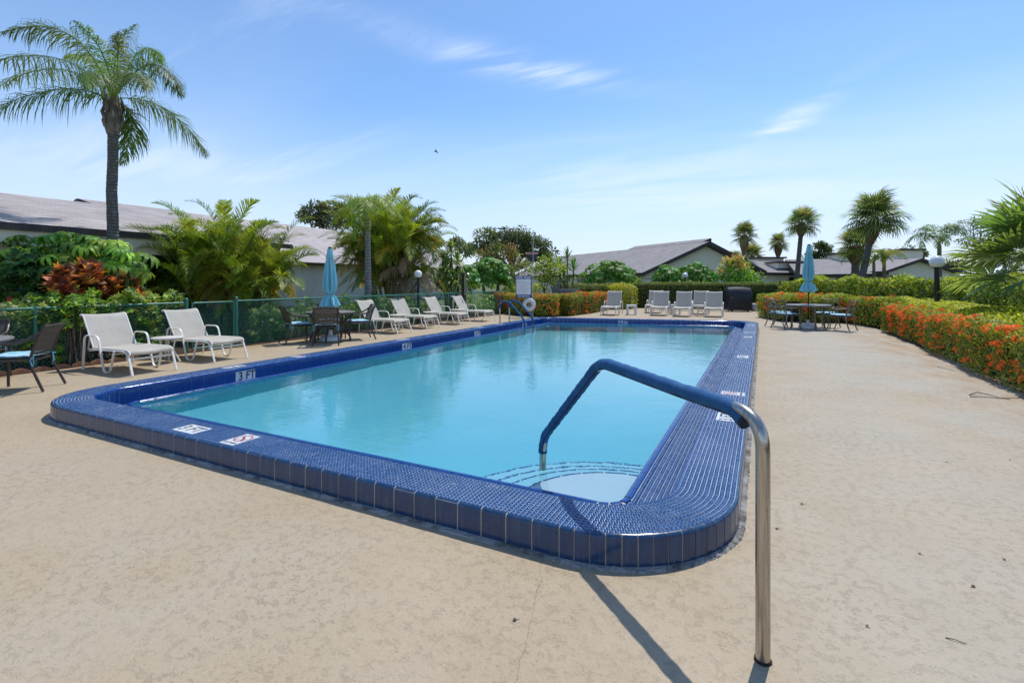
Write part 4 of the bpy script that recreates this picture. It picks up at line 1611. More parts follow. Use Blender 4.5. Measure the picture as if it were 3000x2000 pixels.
M_LEAF_M = mat_leaf('leaf_matt', .65, .36, .3)
M_PETAL = mat_leaf('petal', .7, .3, .2, .85)
M_PALM = mat_leaf('palm_leaf', .45, .46, .4, 1.22)
def mat_bark(name, c1, c2, rings=0.):
    t = NT(name)
    co = t.coord('Object')
    n = t.noise(t.map(co, (6, 6, 1.6)), 4, 5, .65)
    c = t.mix(t.step(n, .3, .7), c1, c2)
    h = n
    if rings:
        wv = t.node('ShaderNodeTexWave', wave_type='BANDS', bands_direction='Z')
        t.l.new(co, wv.inputs['Vector'])
        wv.inputs['Scale'].default_value = rings
        wv.inputs['Distortion'].default_value = 2.5
        wv.inputs['Detail'].default_value = 3
        c = t.mix(t.math('MULTIPLY', t.step(wv.outputs[0], .2, .5, 1, 0), .45), c, tuple(q * .5 for q in c1))
        h = t.math('ADD', n, wv.outputs[0])
    return t.set(c, .9, 0, t.bump(h, .8, .02))
M_BARK_PALM = mat_bark('palm_trunk', (.10, .09, .08), (.20, .185, .165), 4.5)
M_BARK_GREY = mat_bark('grey_trunk', (.19, .18, .17), (.36, .345, .33), 3.0)
M_BARK = mat_bark('bark', (.10, .07, .05), (.22, .17, .125))
M_BOOT = mat_bark('palm_boots', (.10, .055, .03), (.24, .14, .08))
M_STEM = mat_bark('green_stem', (.20, .21, .07), (.33, .30, .12), 2.5)
M_CORE = plain('dark_hedge_core', (.030, .034, .014), .95, var=.5, scale=14)
M_CORE_BR = plain('twigs', (.10, .075, .05), .9, var=.4, scale=10)

def palette(n, cols, rng, var=.22):
    """cols: (rgb, weight); returns n colours"""
    w = np.array([c[1] for c in cols], float)
    k = rng.choice(len(cols), n, p=w / w.sum())
    C = np.array([c[0] for c in cols])[k]
    return np.clip(C * (1 + rng.normal(0, var, (n, 1))), .004, 1) * (1 + rng.normal(0, .06, (n, 3)))
def unit(a):
    return a / np.maximum(np.linalg.norm(a, axis=-1, keepdims=True), 1e-9)
def leaves(P, Dr, N, l, w, C, fold=.25, curl=.15):
    """folded four-corner leaves: base P, axis Dr, upper side N"""
    n = len(P)
    l = np.broadcast_to(l, (n,))[:, None]
    w = np.broadcast_to(w, (n,))[:, None]
    Dr = unit(Dr)
    S = unit(np.cross(Dr, N))
    U = np.cross(S, Dr)
    V = np.empty((n, 5, 3))
    V[:, 0] = P
    V[:, 1] = P + Dr * l * .42 + S * w * .5 + U * w * fold
    V[:, 2] = P + Dr * l - U * l * curl
    V[:, 3] = P + Dr * l * .42 - S * w * .5 + U * w * fold
    V[:, 4] = P + Dr * l * .5
    b = np.arange(n)[:, None] * 5
    T = np.concatenate([b + [0, 1, 4], b + [1, 2, 4], b + [0, 4, 3], b + [4, 2, 3]], 0)
    return V.reshape(-1, 3), T, np.repeat(C, 5, 0)
class LeafBag:
    def __init__(s):
        s.V, s.T, s.C, s.n = [], [], [], 0
    def add(s, V, T, C):
        s.V.append(V)
        s.T.append(T + s.n)
        s.C.append(C)
        s.n += len(V)
    def mesh(s, name, mat):
        return np_mesh(name, np.concatenate(s.V), np.concatenate(s.T), None, np.concatenate(s.C), mat)

def lump(x, y, z, ph=0., k=1.):
    return (np.sin(x * 3.1 * k + ph) * np.sin(y * 2.7 * k + 1.3 * ph) + np.sin(x * 6.7 * k + z * 5 + ph * 2) * .5 + np.sin(y * 7.9 * k - z * 6 + ph) * .5 + np.sin(z * 9 * k + x * 4 + ph) * .4) / 2.4

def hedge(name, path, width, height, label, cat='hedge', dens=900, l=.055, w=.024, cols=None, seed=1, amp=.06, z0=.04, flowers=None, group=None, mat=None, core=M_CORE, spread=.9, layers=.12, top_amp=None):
    """clipped or loose hedge along a polyline (ground points)"""
    rng = np.random.default_rng(seed)
    pts = [Vector((p[0], p[1])) for p in path]
    org = Vector((pts[0].x, pts[0].y, 0))
    t = empty(name, org, 0, label, cat, group)
    segs = [(pts[i], pts[i + 1]) for i in range(len(pts) - 1)]
    Ls = np.array([(b_ - a_).length for a_, b_ in segs])
    L = Ls.sum()
    area = L * (2 * height + width) + 2 * width * height
    n = int(area * dens)
    u = rng.uniform(0, L, n)
    si = np.clip(np.searchsorted(np.cumsum(Ls), u), 0, len(segs) - 1)
    start = np.concatenate([[0], np.cumsum(Ls)[:-1]])
    A = np.array([[a_.x, a_.y] for a_, _ in segs])[si]
    Dv = unit(np.array([[(b_ - a_).x, (b_ - a_).y] for a_, b_ in segs]))[si]
    loc = (u - start[si])[:, None]
    Nv = np.stack([-Dv[:, 1], Dv[:, 0]], 1)
    base = A + Dv * loc
    # choose which side a leaf grows on
    side = rng.choice(4, n, p=np.array([height, height, width, .3 * width]) / (2 * height + 1.3 * width))
    q = rng.uniform(-.5, .5, n)
    hz = rng.uniform(0, 1, n)
    off = np.where(side == 0, width / 2, np.where(side == 1, -width / 2, q * width))
    zz = np.where(side >= 2, height, z0 + hz * (height - z0))
    zz = np.where(side == 3, z0 + hz * (height - z0), zz)
    nrm = np.zeros((n, 3))
    nrm[:, :2] = np.where((side == 0)[:, None], Nv, np.where((side == 1)[:, None], -Nv, 0))
    nrm[side == 2, 2] = 1
    e3 = side == 3
    sgn = np.where(u > L / 2, 1, -1)
    # the ends
    ends = np.where((sgn > 0)[:, None], np.array([[pts[-1].x, pts[-1].y]]), np.array([[pts[0].x, pts[0].y]]))
    base[e3] = ends[e3]
    Dv2 = np.where((sgn > 0)[:, None], unit(np.array([[(segs[-1][1] - segs[-1][0]).x, (segs[-1][1] - segs[-1][0]).y]])), -unit(np.array([[(segs[0][1] - segs[0][0]).x, (segs[0][1] - segs[0][0]).y]])))
    nrm[e3, :2] = Dv2[e3]
    P = np.zeros((n, 3))
    P[:, :2] = base + Nv * off[:, None]
    P[:, 2] = zz
    # rounded shoulders
    tz = np.clip((P[:, 2] - height * .8) / (height * .2), 0, 1)
    P[:, :2] -= nrm[:, :2] * (tz ** 2 * .22 * width * .5)[:, None]
    P[side == 2, 2] -= (np.abs(q[side == 2]) * 2) ** 4 * .09 * height
    lp = lump(P[:, 0], P[:, 1], P[:, 2], seed)
    P += nrm * (lp * amp)[:, None]
    P[:, 2] += (tz * lump(P[:, 0], P[:, 1], P[:, 2] * 0, seed * 1.7, .6)) * (amp if top_amp is None else top_amp)
    depth = rng.exponential(layers * .5, n)
    P -= nrm * np.minimum(depth, layers * 1.6)[:, None]
    tg = rng.normal(0, 1, (n, 3))
    tg -= nrm * (tg * nrm).sum(1, keepdims=True)
    Dr = unit(nrm * rng.uniform(.1, .8, (n, 1)) + unit(tg) * spread + np.array([0, 0, .25]))
    P[:, 2] = np.maximum(P[:, 2], .02)
    C = palette(n, cols, rng)
    P -= np.array(org)
    V, T, Cv = leaves(P, Dr, unit(nrm + np.array([0, 0, .7]) + rng.normal(0, .35, (n, 3))), l * rng.uniform(.7, 1.25, n), w * rng.uniform(.8, 1.2, n), C)
    me = np_mesh('foliage', V, T, None, Cv, mat or M_LEAF)
    f = mobj('foliage', me, t)
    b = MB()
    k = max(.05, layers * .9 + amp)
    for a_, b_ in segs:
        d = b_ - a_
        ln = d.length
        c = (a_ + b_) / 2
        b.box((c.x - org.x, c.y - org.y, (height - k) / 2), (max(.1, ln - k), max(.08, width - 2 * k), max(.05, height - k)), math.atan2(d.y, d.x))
    b.obj('solid_core', core, t)  # solid dark boxes filling the hedge, block the view through
    if flowers:
        flowers(t, P + np.array(org), nrm, side, rng, org)
    return t

# ---- ixora flower heads: a dome of small four-petal flowers
def flower_mesh(seed):
    rng = np.random.default_rng(seed)
    bag = LeafBag()
    n = 26
    th = np.arccos(1 - rng.uniform(0, .95, n))
    ph = rng.uniform(0, 2 * np.pi, n)
    D = np.stack([np.sin(th) * np.cos(ph), np.sin(th) * np.sin(ph), np.cos(th)], 1)
    c = D * .034 * np.array([1, 1, .72])
    base = palette(n, (((.66, .125, .030), 5), ((.74, .24, .075), 3), ((.54, .07, .022), 2)), rng, .12)
    for k in range(4):
        a = k * np.pi / 2 + rng.uniform(0, 1, n)
        S = unit(np.cross(D, np.array([.3, .5, .8])))
        Tn = np.cross(D, S)
        dr = S * np.cos(a)[:, None] + Tn * np.sin(a)[:, None] + D * .25
        bag.add(*leaves(c, dr, D, .0135, .009, base, .05, .05))
    return bag.mesh('flower_head', M_PETAL)
FLOWERS = [flower_mesh(s) for s in (1, 2, 3)]
def make_flowers(count, singles, sides=(0, 1, 2), size=(.8, 1.5), clump=2.2, seed=5):
    def f(t, P, nrm, side, rng, org):
        ok = np.isin(side, sides)
        lp = lump(P[:, 0], P[:, 1], P[:, 2], seed, 1.6)
        wgt = np.where(ok, np.exp(clump * lp * 1.6), 0) * np.where(P[:, 2] > .10, 1, .2)
        wgt /= wgt.sum()
        idx = rng.choice(len(P), count, replace=False, p=wgt)
        dist = np.hypot(P[idx, 0], P[idx, 1])
        idx = idx[np.argsort(dist)]
        fv, ft, fc, fn = [], [], [], 0
        for m, i in enumerate(idx):
            d = Vector(nrm[i]) + Vector((0, 0, .75)) + Vector(rng.normal(0, .3, 3))
            rot = d.to_track_quat('Z', 'Y')
            sz = rng.uniform(*size)
            pos = Vector(P[i]) - org + Vector(nrm[i]) * .035
            if m < singles:
                o = mobj('flower_head', FLOWERS[m % 3], t, pos, rot.to_euler(), sz)
            else:
                me = FLOWERS[m % 3]
                if me.name not in _fcache:
                    v = np.empty(len(me.vertices) * 3, np.float32)
                    me.vertices.foreach_get('co', v)
                    ix = np.empty(len(me.loops), np.int32)
                    me.loops.foreach_get('vertex_index', ix)
                    cc = np.empty(len(me.vertices) * 4, np.float32)
                    me.attributes['Col'].data.foreach_get('color', cc)
                    _fcache[me.name] = (v.reshape(-1, 3), ix.reshape(-1, 3), cc.reshape(-1, 4)[:, :3])
                v, ix, cc = _fcache[me.name]
                Mx = np.array(rot.to_matrix()) * sz
                fv.append(v @ Mx.T + np.array(pos))
                ft.append(ix + fn)
                fc.append(cc)
                fn += len(v)
        if fv:
            o = mobj('flower_mass', np_mesh('flower_mass', np.concatenate(fv), np.concatenate(ft), None, np.concatenate(fc), M_PETAL), t)
            o['kind'] = 'stuff'
    return f
_fcache = {}

# ---- feather palms
def bez(a, b, c, n):
    t = np.linspace(0, 1, n)[:, None]
    return a * (1 - t) ** 2 + b * 2 * t * (1 - t) + c * t ** 2
def pinnate(ctrl, nl, ll, lw, cols, rng, v=.35, droop=.6, start=.18, ang=(62, 28), rach=.014, stiff=.5, ragged=.1, up_hint=None):
    """one feather frond along a quadratic curve; returns LeafBag parts"""
    a, b, c = [np.array(q, float) for q in ctrl]
    n = 40
    pts = bez(a, b, c, n)
    tan = unit(np.gradient(pts, axis=0))
    bag = LeafBag()
    s = np.linspace(start, .995, nl)
    base_c = palette(1, cols, rng, .10)[0]
    for sd in (-1, 1):
        ss = np.clip(s + rng.normal(0, .004, nl), 0, 1)
        i = ss * (n - 1)
        i0 = np.clip(i.astype(int), 0, n - 2)
        f = (i - i0)[:, None]
        P = pts[i0] * (1 - f) + pts[i0 + 1] * f
        Tn = unit(tan[i0] * (1 - f) + tan[i0 + 1] * f)
        side = unit(np.cross(Tn, np.array([0, 0, 1.0]) if up_hint is None else up_hint))
        up = np.cross(side, Tn)
        al = np.radians(ang[0] + (ang[1] - ang[0]) * ((ss - start) / (1 - start)))[:, None]
        vv = v + rng.normal(0, ragged * 1.5, nl)[:, None]
        out = unit(side * sd * np.cos(vv) + up * np.sin(vv))
        Dr = Tn * np.cos(al) + out * np.sin(al) + rng.normal(0, ragged, (nl, 3))
        rel = (ss - start) / (1 - start)
        ln = ll * (np.sin(np.pi * np.clip(rel * .80 + .17, 0, 1)) ** .8) * rng.uniform(.85, 1.1, nl)
        Dr = unit(Dr)
        U = unit(np.cross(np.cross(Dr, up), Dr))
        Wd = unit(np.cross(Dr, U))
        g = np.array([0, 0, -1.0])
        m1 = P + Dr * (ln * .45)[:, None] + g * (ln * .10 * droop)[:, None]
        m2 = P + Dr * (ln * .78)[:, None] + g * (ln * .34 * droop)[:, None]
        tip = P + Dr * (ln * (1 - .12 * droop))[:, None] + g * (ln * .72 * droop)[:, None]
        w0 = Wd * lw * .30
        w1 = Wd * lw * .5
        w2 = Wd * lw * .36
        V = np.stack([P - w0, P + w0, m1 - w1, m1 + w1, m2 - w2, m2 + w2, tip], 1)
        b0 = np.arange(nl)[:, None] * 7
        T = np.concatenate([b0 + [0, 1, 3], b0 + [0, 3, 2], b0 + [2, 3, 5], b0 + [2, 5, 4], b0 + [4, 5, 6]], 0)
        C = np.clip(base_c * (1 + rng.normal(0, .16, (nl, 1))), .003, 1)
        bag.add(V.reshape(-1, 3), T, np.repeat(C, 7, 0))
    # rachis
    k = 12
    rp = bez(a, b, c, k)
    rt = unit(np.gradient(rp, axis=0))
    sd_ = unit(np.cross(rt, np.array([0, 0, 1.0])))
    upv = np.cross(sd_, rt)
    rr = np.linspace(rach, rach * .2, k)[:, None]
    V = np.stack([rp + sd_ * rr, rp - sd_ * rr, rp - upv * rr], 1).reshape(-1, 3)
    T = []
    for i in range(k - 1):
        for j in range(3):
            p, q = i * 3 + j, i * 3 + (j + 1) % 3
            T += [[p, q, q + 3], [p, q + 3, p + 3]]
    C = np.tile(np.clip(base_c * 1.3 + np.array([.05, .04, 0]), 0, 1), (len(V), 1))
    bag.add(V, np.array(T), C)
    return bag

QUEEN = (((.060, .098, .022), 5), ((.090, .125, .030), 3), ((.115, .130, .035), 1))
ARECA = (((.135, .170, .018), 5), ((.080, .120, .018), 3), ((.22, .22, .022), 3), ((.30, .19, .03), .9), ((.24, .16, .09), .5))
ARECA_GOLD = (((.34, .19, .03), 3), ((.24, .20, .03), 3), ((.28, .16, .08), 2))

def ringed_trunk(pts, rs, mat, name, parent, n=14, wob=.03):
    P, Rr = [], []
    pts = [Vector(p) for p in pts]
    for i in range(len(pts) - 1):
        k = max(2, int((pts[i + 1] - pts[i]).length / .05))
        for q in range(k):
            f = q / k
            P.append(pts[i].lerp(pts[i + 1], f))
            Rr.append((rs[i] * (1 - f) + rs[i + 1] * f) * (1 + random.uniform(-wob, wob)))
    P.append(pts[-1])
    Rr.append(rs[-1])
    return MB().tube(P, Rr, n).obj(name, mat, parent, True, angle=60)

def queen_palm():
    D = 10.8
    base = at(331, D)
    t = empty('queen_palm', base, 0, 'tall queen palm with drooping feathery fronds, standing before the left house roof', 'palm tree')
    zt = lambda py: CAM_H - (py - 825) * D / 1450
    def L(px, py, dd=0):
        return np.array(at(px, D + dd, py)) - np.array(base)
    ringed_trunk([(0, 0, 0), L(331, 665), L(327, 560), L(331, 470), L(331, 390)], [.135, .108, .102, .100, .100], M_BARK_PALM, 'trunk', t)
    # old leaf bases and fibre below the crown
    b = MB()
    c = Vector(L(331, 340))
    b.tube([Vector(L(331, 396)), Vector(L(331, 372)), c, Vector(L(332, 312)), Vector(L(330, 285))], [.108, .155, .145, .115, .055], 12)
    for k in range(16):
        a = k * 2.4
        z_ = -.35 + .042 * k
        d = Vector((math.cos(a), math.sin(a), 0))
        b.tube([c + d * .13 + Vector((0, 0, z_)), c + d * .18 + Vector((0, 0, z_ + .12)), c + d * .13 + Vector((0, 0, z_ + .34))], [.05, .04, .012], 6)
    b.obj('leaf_bases', mat_bark('queen_boots', (.12, .095, .075), (.30, .26, .22)), t, True)
    rng = np.random.default_rng(42)
    crown = (332, 285)
    fr = [ # control (px, py, depth offset), tip
        ((245, 10, -.6), (8, 95, -1.1), 1.0), ((225, 95, .5), (-75, 195, .9), 1.0), ((210, 200, -.8), (-60, 340, -1.3), 1.0),
        ((200, 130, 1.0), (-20, 260, 1.6), .9), ((330, 110, .8), (400, 70, 1.4), .8), ((352, 140, -.3), (345, 95, -.3), .6), ((318, 120, -.9), (215, 60, -1.9), .8),
        ((455, 95, -.3), (532, 275, -.5), 1.0), ((420, 60, .9), (470, 180, 1.9), .85), ((490, 262, .6), (608, 455, 1.3), 1.0),
        ((430, 310, .3), (356, 478, .5), .85), ((300, 160, -1.2), (250, 250, -2.4), .8), ((390, 150, -1.3), (430, 260, -2.3), .8), ((280, 120, 1.4), (190, 170, 2.4), .8)]
    for i, (c1, c2, sc) in enumerate(fr):
        a = L(crown[0] + random.uniform(-4, 4), crown[1] + random.uniform(0, 22))
        bag = pinnate((a, L(*c1), L(*c2)), int(112 * sc), .54 * sc, .020, QUEEN, rng, v=.05, droop=1.1, start=.13, ang=(66, 30), rach=.021, ragged=.22)
        mobj('frond', bag.mesh('frond', M_PALM), t)
queen_palm()

def frond_lib(n, L, cols, seed, nl=46, ll=.46, lw=.027, v=.5, droop=.35, lift=(.9, .1), start=.2, ragged=.08, ang=(58, 26)):
    """fronds growing from the origin along +X, arching over; lift=(control height, tip height)/L"""
    out = []
    rng = np.random.default_rng(seed)
    for i in range(n):
        h1 = lift[0] * rng.uniform(.85, 1.15)
        h2 = lift[1] + rng.uniform(-.15, .15)
        bag = pinnate(((0, 0, 0), (L * .42, rng.normal(0, .04) * L, L * h1), (L * rng.uniform(.85, 1.0), rng.normal(0, .08) * L, L * h2)), nl, ll, lw, cols, rng, v, droop, start, ang, .013, ragged=ragged)
        out.append(bag.mesh('frond', M_PALM))
    return out
AR_UP = frond_lib(6, 1.7, ARECA, 3, lift=(.95, .75), v=.62, droop=.22)
AR_ARCH = frond_lib(9, 1.8, ARECA, 4, lift=(.85, .30), v=.50, droop=.36)
AR_LOW = frond_lib(6, 1.7, ARECA, 5, lift=(.55, -.25), v=.35, droop=.5)
AR_GOLD = frond_lib(5, 1.6, ARECA_GOLD, 6, lift=(.70, .0), v=.35, droop=.5)
AR_DEAD = frond_lib(3, 1.5, (((.30, .24, .19), 2), ((.20, .135, .085), 2)), 8, lift=(.3, -.55), v=.1, droop=.9, ragged=.25)

def areca_clump(px, D, top_py, half_w, n_stem, label, seed, gold=.12, scale=1.0):
    random.seed(seed)
    base = at(px, D)
    t = empty('areca_palm', base, 0, label, 'palm')
    H = CAM_H - (top_py - 825) * D / 1450
    for i in range(n_stem):
        a = 2 * math.pi * i / n_stem + random.uniform(-.4, .4)
        rr = half_w * .62 * math.sqrt(random.random())
        lean = rr * .75
        foot = Vector((rr * .42 * math.cos(a), rr * .42 * math.sin(a), 0))
        hh = (H - 1.35 * scale) * random.uniform(.40, 1.0) * (1 - .35 * rr / max(half_w, .1))
        head = foot + Vector((math.cos(a) * lean, math.sin(a) * lean, max(.5, hh)))
        mid = (foot + head) / 2 - Vector((math.cos(a), math.sin(a), 0)) * .12
        MB().tube(arc_pts([foot, mid, head], .5, 5), [.038 * scale] * 8 if False else .034 * scale, 8).obj('stem', M_STEM, t, True)
        nf = random.randint(7, 9)
        for k in range(nf):
            b = random.uniform(0, 2 * math.pi) if k else a
            b = 2 * math.pi * k / nf + random.uniform(-.35, .35) + a
            r_ = random.random()
            if k < 2:
                lib = AR_UP
            elif r_ < gold:
                lib = AR_GOLD
            elif r_ < gold + .10:
                lib = AR_LOW
            elif r_ < gold + .14:
                lib = AR_DEAD
            else:
                lib = AR_ARCH
            mobj('frond', random.choice(lib), t, head - Vector((0, 0, .05 * k)), (random.uniform(-.25, .25), random.uniform(-.25, .2), b), scale * random.uniform(.8, 1.12))
    for k in range(8):          # low suckers
        b = random.uniform(0, 6.28)
        mobj('frond', random.choice(AR_LOW + AR_ARCH), t, Vector((math.cos(b), math.sin(b), 0)) * half_w * .35 + Vector((0, 0, random.uniform(.2, .7))), (0, random.uniform(-.2, .2), b), scale * random.uniform(.6, .9))
areca_clump(658, 13.0, 588, 1.75, 40, 'large bushy areca palm clump behind the gate and left umbrella', 21, .20, .74)
areca_clump(1140, 19.4, 560, 1.75, 38, 'tall golden green areca palm clump behind the row of lounge chairs', 33, .26, 1.0)

def feather_palm(name, px, D, head_py, lean, n, lib, scale, label, rt=.09, trunk=M_BARK_GREY, seed=1, base_px=None):
    random.seed(seed)
    base = at(base_px or px, D)
    t = empty(name, base, 0, label, 'palm tree')
    head = Vector(at(px, D, head_py)) - base
    ringed_trunk([(0, 0, 0), head * .5 + Vector((lean, 0, 0)), head], [rt * 1.15, rt, rt * .75], trunk, 'trunk', t, 12, .015)
    MB().tube([head - Vector((0, 0, .1)), head + Vector((0, 0, .25 * scale)), head + Vector((0, 0, .5 * scale))], [rt * .8, rt * .8, rt * .3], 10).obj('crownshaft', M_STEM, t, True)
    for k in range(n):
        mobj('frond', random.choice(lib), t, head + Vector((0, 0, .3 * scale)), (random.uniform(-.25, .25), random.uniform(-.35, .3), 2.4 * k + random.uniform(-.2, .2)), scale * random.uniform(.85, 1.1))
    return t
SOFT = frond_lib(7, 1.5, (((.16, .19, .035), 3), ((.12, .17, .03), 3), ((.10, .14, .03), 2)), 12, nl=60, ll=.42, lw=.022, v=.1, droop=.85, lift=(.75, -.05), ragged=.2, ang=(64, 34))
feather_palm('foxtail_palm', 1078, 16.0, 672, .0, 11, SOFT, 1.08, 'slender palm with a smooth grey trunk in front of the golden palm clump', .105, M_BARK_GREY, 4)
FARQ = frond_lib(5, 1.9, QUEEN, 14, nl=46, ll=.5, lw=.028, v=.1, droop=.9, lift=(.7, .15), ragged=.2, ang=(64, 34))
feather_palm('queen_palm', 2752, 26, 735, .0, 12, FARQ, .95, 'young feathery queen palm right of the globe lamp, above the hedges', .12, M_BARK_PALM, 5)
GOLDF = frond_lib(5, 1.2, (((.16, .19, .03), 3), ((.26, .24, .03), 2), ((.10, .15, .025), 2)), 15, nl=40, ll=.28, lw=.022, v=.4, droop=.5, lift=(.75, .0))
feather_palm('pygmy_date_palm', 2590, 31, 772, .0, 16, GOLDF, 1.05, 'small golden green date palm before the right-hand house', .12, M_BARK, 6)
feather_palm('pygmy_date_palm', 2560, 30, 785, .0, 13, GOLDF, .9, 'small dark date palm half hidden by the tall sabal trunk', .1, M_BARK, 7)

# ---- fan palms
def fan_leaf(rng, r_=.75, pet=.7, n=34, cols=QUEEN, droop=.4, cup=.35, spread=R(290), w=.038, split=.35):
    bag = LeafBag()
    base_c = palette(1, cols, rng, .12)[0]
    a = np.linspace(-spread / 2, spread / 2, n) + rng.normal(0, .02, n)
    ln = r_ * (.72 + .28 * np.cos(a * .62)) * rng.uniform(.92, 1.05, n)
    org = np.array([pet, 0, 0])
    d = np.stack([np.cos(a), np.sin(a), np.zeros(n)], 1)
    up = np.array([0, 0, 1.0])
    W = np.stack([-np.sin(a), np.cos(a), np.zeros(n)], 1)
    zl = lambda f: cup * np.abs(np.sin(a)) * f * ln
    g = lambda f: -(droop * (f ** 2.2)) * ln
    alt = (np.arange(n) % 2 * 2 - 1) * .010
    P0 = org + d * .02
    P1 = org + d * (ln * split)[:, None] + up * (zl(split) + g(split) + alt)[:, None]
    P2 = org + d * (ln * .68)[:, None] + up * (zl(.62) + g(.68))[:, None]
    P3 = org + d * (ln * (1 - .2 * droop))[:, None] + up * (zl(.8) + g(1.05) - .05)[:, None]
    wa = spread / n * ln * split * .56
    V = np.stack([P0, P1 - W * wa[:, None], P1 + W * wa[:, None], P2 - W * w * .5, P2 + W * w * .5, P3], 1)
    b0 = np.arange(n)[:, None] * 6
    T = np.concatenate([b0 + [0, 1, 2], b0 + [1, 3, 4], b0 + [1, 4, 2], b0 + [3, 5, 4]], 0)
    C = np.clip(base_c * (1 + rng.normal(0, .18, (n, 1))), .004, 1)
    bag.add(V.reshape(-1, 3), T, np.repeat(C, 6, 0))
    # petiole
    V = np.array([[0, .02, 0], [0, -.02, 0], [0, 0, -.02], [pet, .012, 0], [pet, -.012, 0], [pet, 0, -.012]], float)
    T = np.array([[0, 1, 4], [0, 4, 3], [1, 2, 5], [1, 5, 4], [2, 0, 3], [2, 3, 5]])
    bag.add(V, T, np.tile(np.array([.10, .13, .03]), (6, 1)))
    return bag.mesh('fan_leaf', M_PALM)
SABALC = (((.070, .095, .034), 4), ((.10, .125, .048), 3), ((.16, .175, .085), 1.5))
_r = np.random.default_rng(77)
SABAL = [fan_leaf(_r, 1.0, .80, 26, SABALC, .38, .3, w=.062) for _ in range(8)]
SABAL_Y = [fan_leaf(_r, 1.0, .80, 26, (((.17, .19, .035), 2), ((.13, .16, .03), 2)), .38, .3, w=.062) for _ in range(4)]
def sabal(px, py, D, rad, base_px, label, seed, boot=.8, rt=.15, yellow=.1, n=46, base_py=None):
    random.seed(seed)
    base = at(base_px, D)
    t = empty('sabal_palm', base, 0, label, 'palm tree', 'sabal palms beyond the hedges')
    R_ = rad * D / 1450
    head = Vector(at(px, D, py)) - base
    neck = head - (head.normalized() * boot) if head.z > 1 else head * .5
    ringed_trunk([(0, 0, 0), neck * .5, neck], [rt * 1.1, rt, rt * .9], M_BARK_PALM, 'trunk', t, 12, .03)
    MB().tube([neck - Vector((0, 0, .1)), neck.lerp(head, .35), neck.lerp(head, .8), head + Vector((0, 0, .1))], [rt, rt * 2.0, rt * 2.1, rt], 12).obj('leaf_boots', M_BOOT, t, True)
    sc = R_ / 1.75
    for k in range(n):
        f = (k + .5) / n
        el = R(84 - 122 * f)
        az = k * 2.399 + random.uniform(-.2, .2)
        lib = SABAL_Y if random.random() < yellow else SABAL
        mobj('fan_leaf', random.choice(lib), t, head + Vector((0, 0, .12 - .3 * f)), (random.uniform(-.5, .5), -el, az), sc * random.uniform(.88, 1.12))
    return t
sabal(2563, 640, 30, 90, 2508, 'largest sabal palm with a leaning trunk, behind the right umbrella', 3, 1.5, .19, .05, 42)
sabal(2349, 655, 38, 56, 2329, 'tall slim sabal palm just left of the right umbrella', 4, .9, .17, .05, 32)
sabal(2508, 722, 34, 62, 2503, 'short stout sabal palm left of the leaning sabal trunk', 5, 1.1, .26, .3, 34)
sabal(2281, 712, 62, 34, 2275, 'small round-headed sabal palm between the two taller ones', 6, 1.6, .22, .35, 28)
sabal(2181, 690, 58, 44, 2174, 'sabal palm behind the right slope of the gabled roof', 7, 1.8, .24, .05, 30)
sabal(2203, 752, 62, 44, 2200, 'low shaggy sabal palm behind the gabled roof, right of the taller one', 8, 1.4, .25, .15, 30)
sabal(2150, 765, 64, 34, 2150, 'low sabal palm crown peeking over the gabled roof', 9, 1.2, .25, .1, 34)

# ---- big palmetto at the right edge
def palmetto():
    random.seed(5)
    D = 9.9
    base = at(3082, D)
    t = empty('palmetto', base, 0, 'big spiky fan palm leaning in from the right edge above the hedges', 'palm')
    rng = np.random.default_rng(9)
    cols = (((.15, .185, .050), 3), ((.105, .15, .040), 3), ((.21, .22, .070), 2))
    lib = [fan_leaf(rng, 1.0, 1.0, 22, cols, .12, .40, R(230), .062, .42) for _ in range(7)]
    head = Vector((0, 0, 1.75))
    ringed_trunk([(0, 0, 0), (.05, 0, .9), head], [.16, .15, .15], M_BOOT, 'trunk', t, 12, .08)
    for k in range(58):
        f = (k + .5) / 58
        el = R(86 - 112 * f)
        az = k * 2.399
        mobj('fan_leaf', random.choice(lib), t, head + Vector((0, 0, random.uniform(-.2, .35))), (random.uniform(-.6, .6), -el, az), random.uniform(.68, .96))
palmetto()

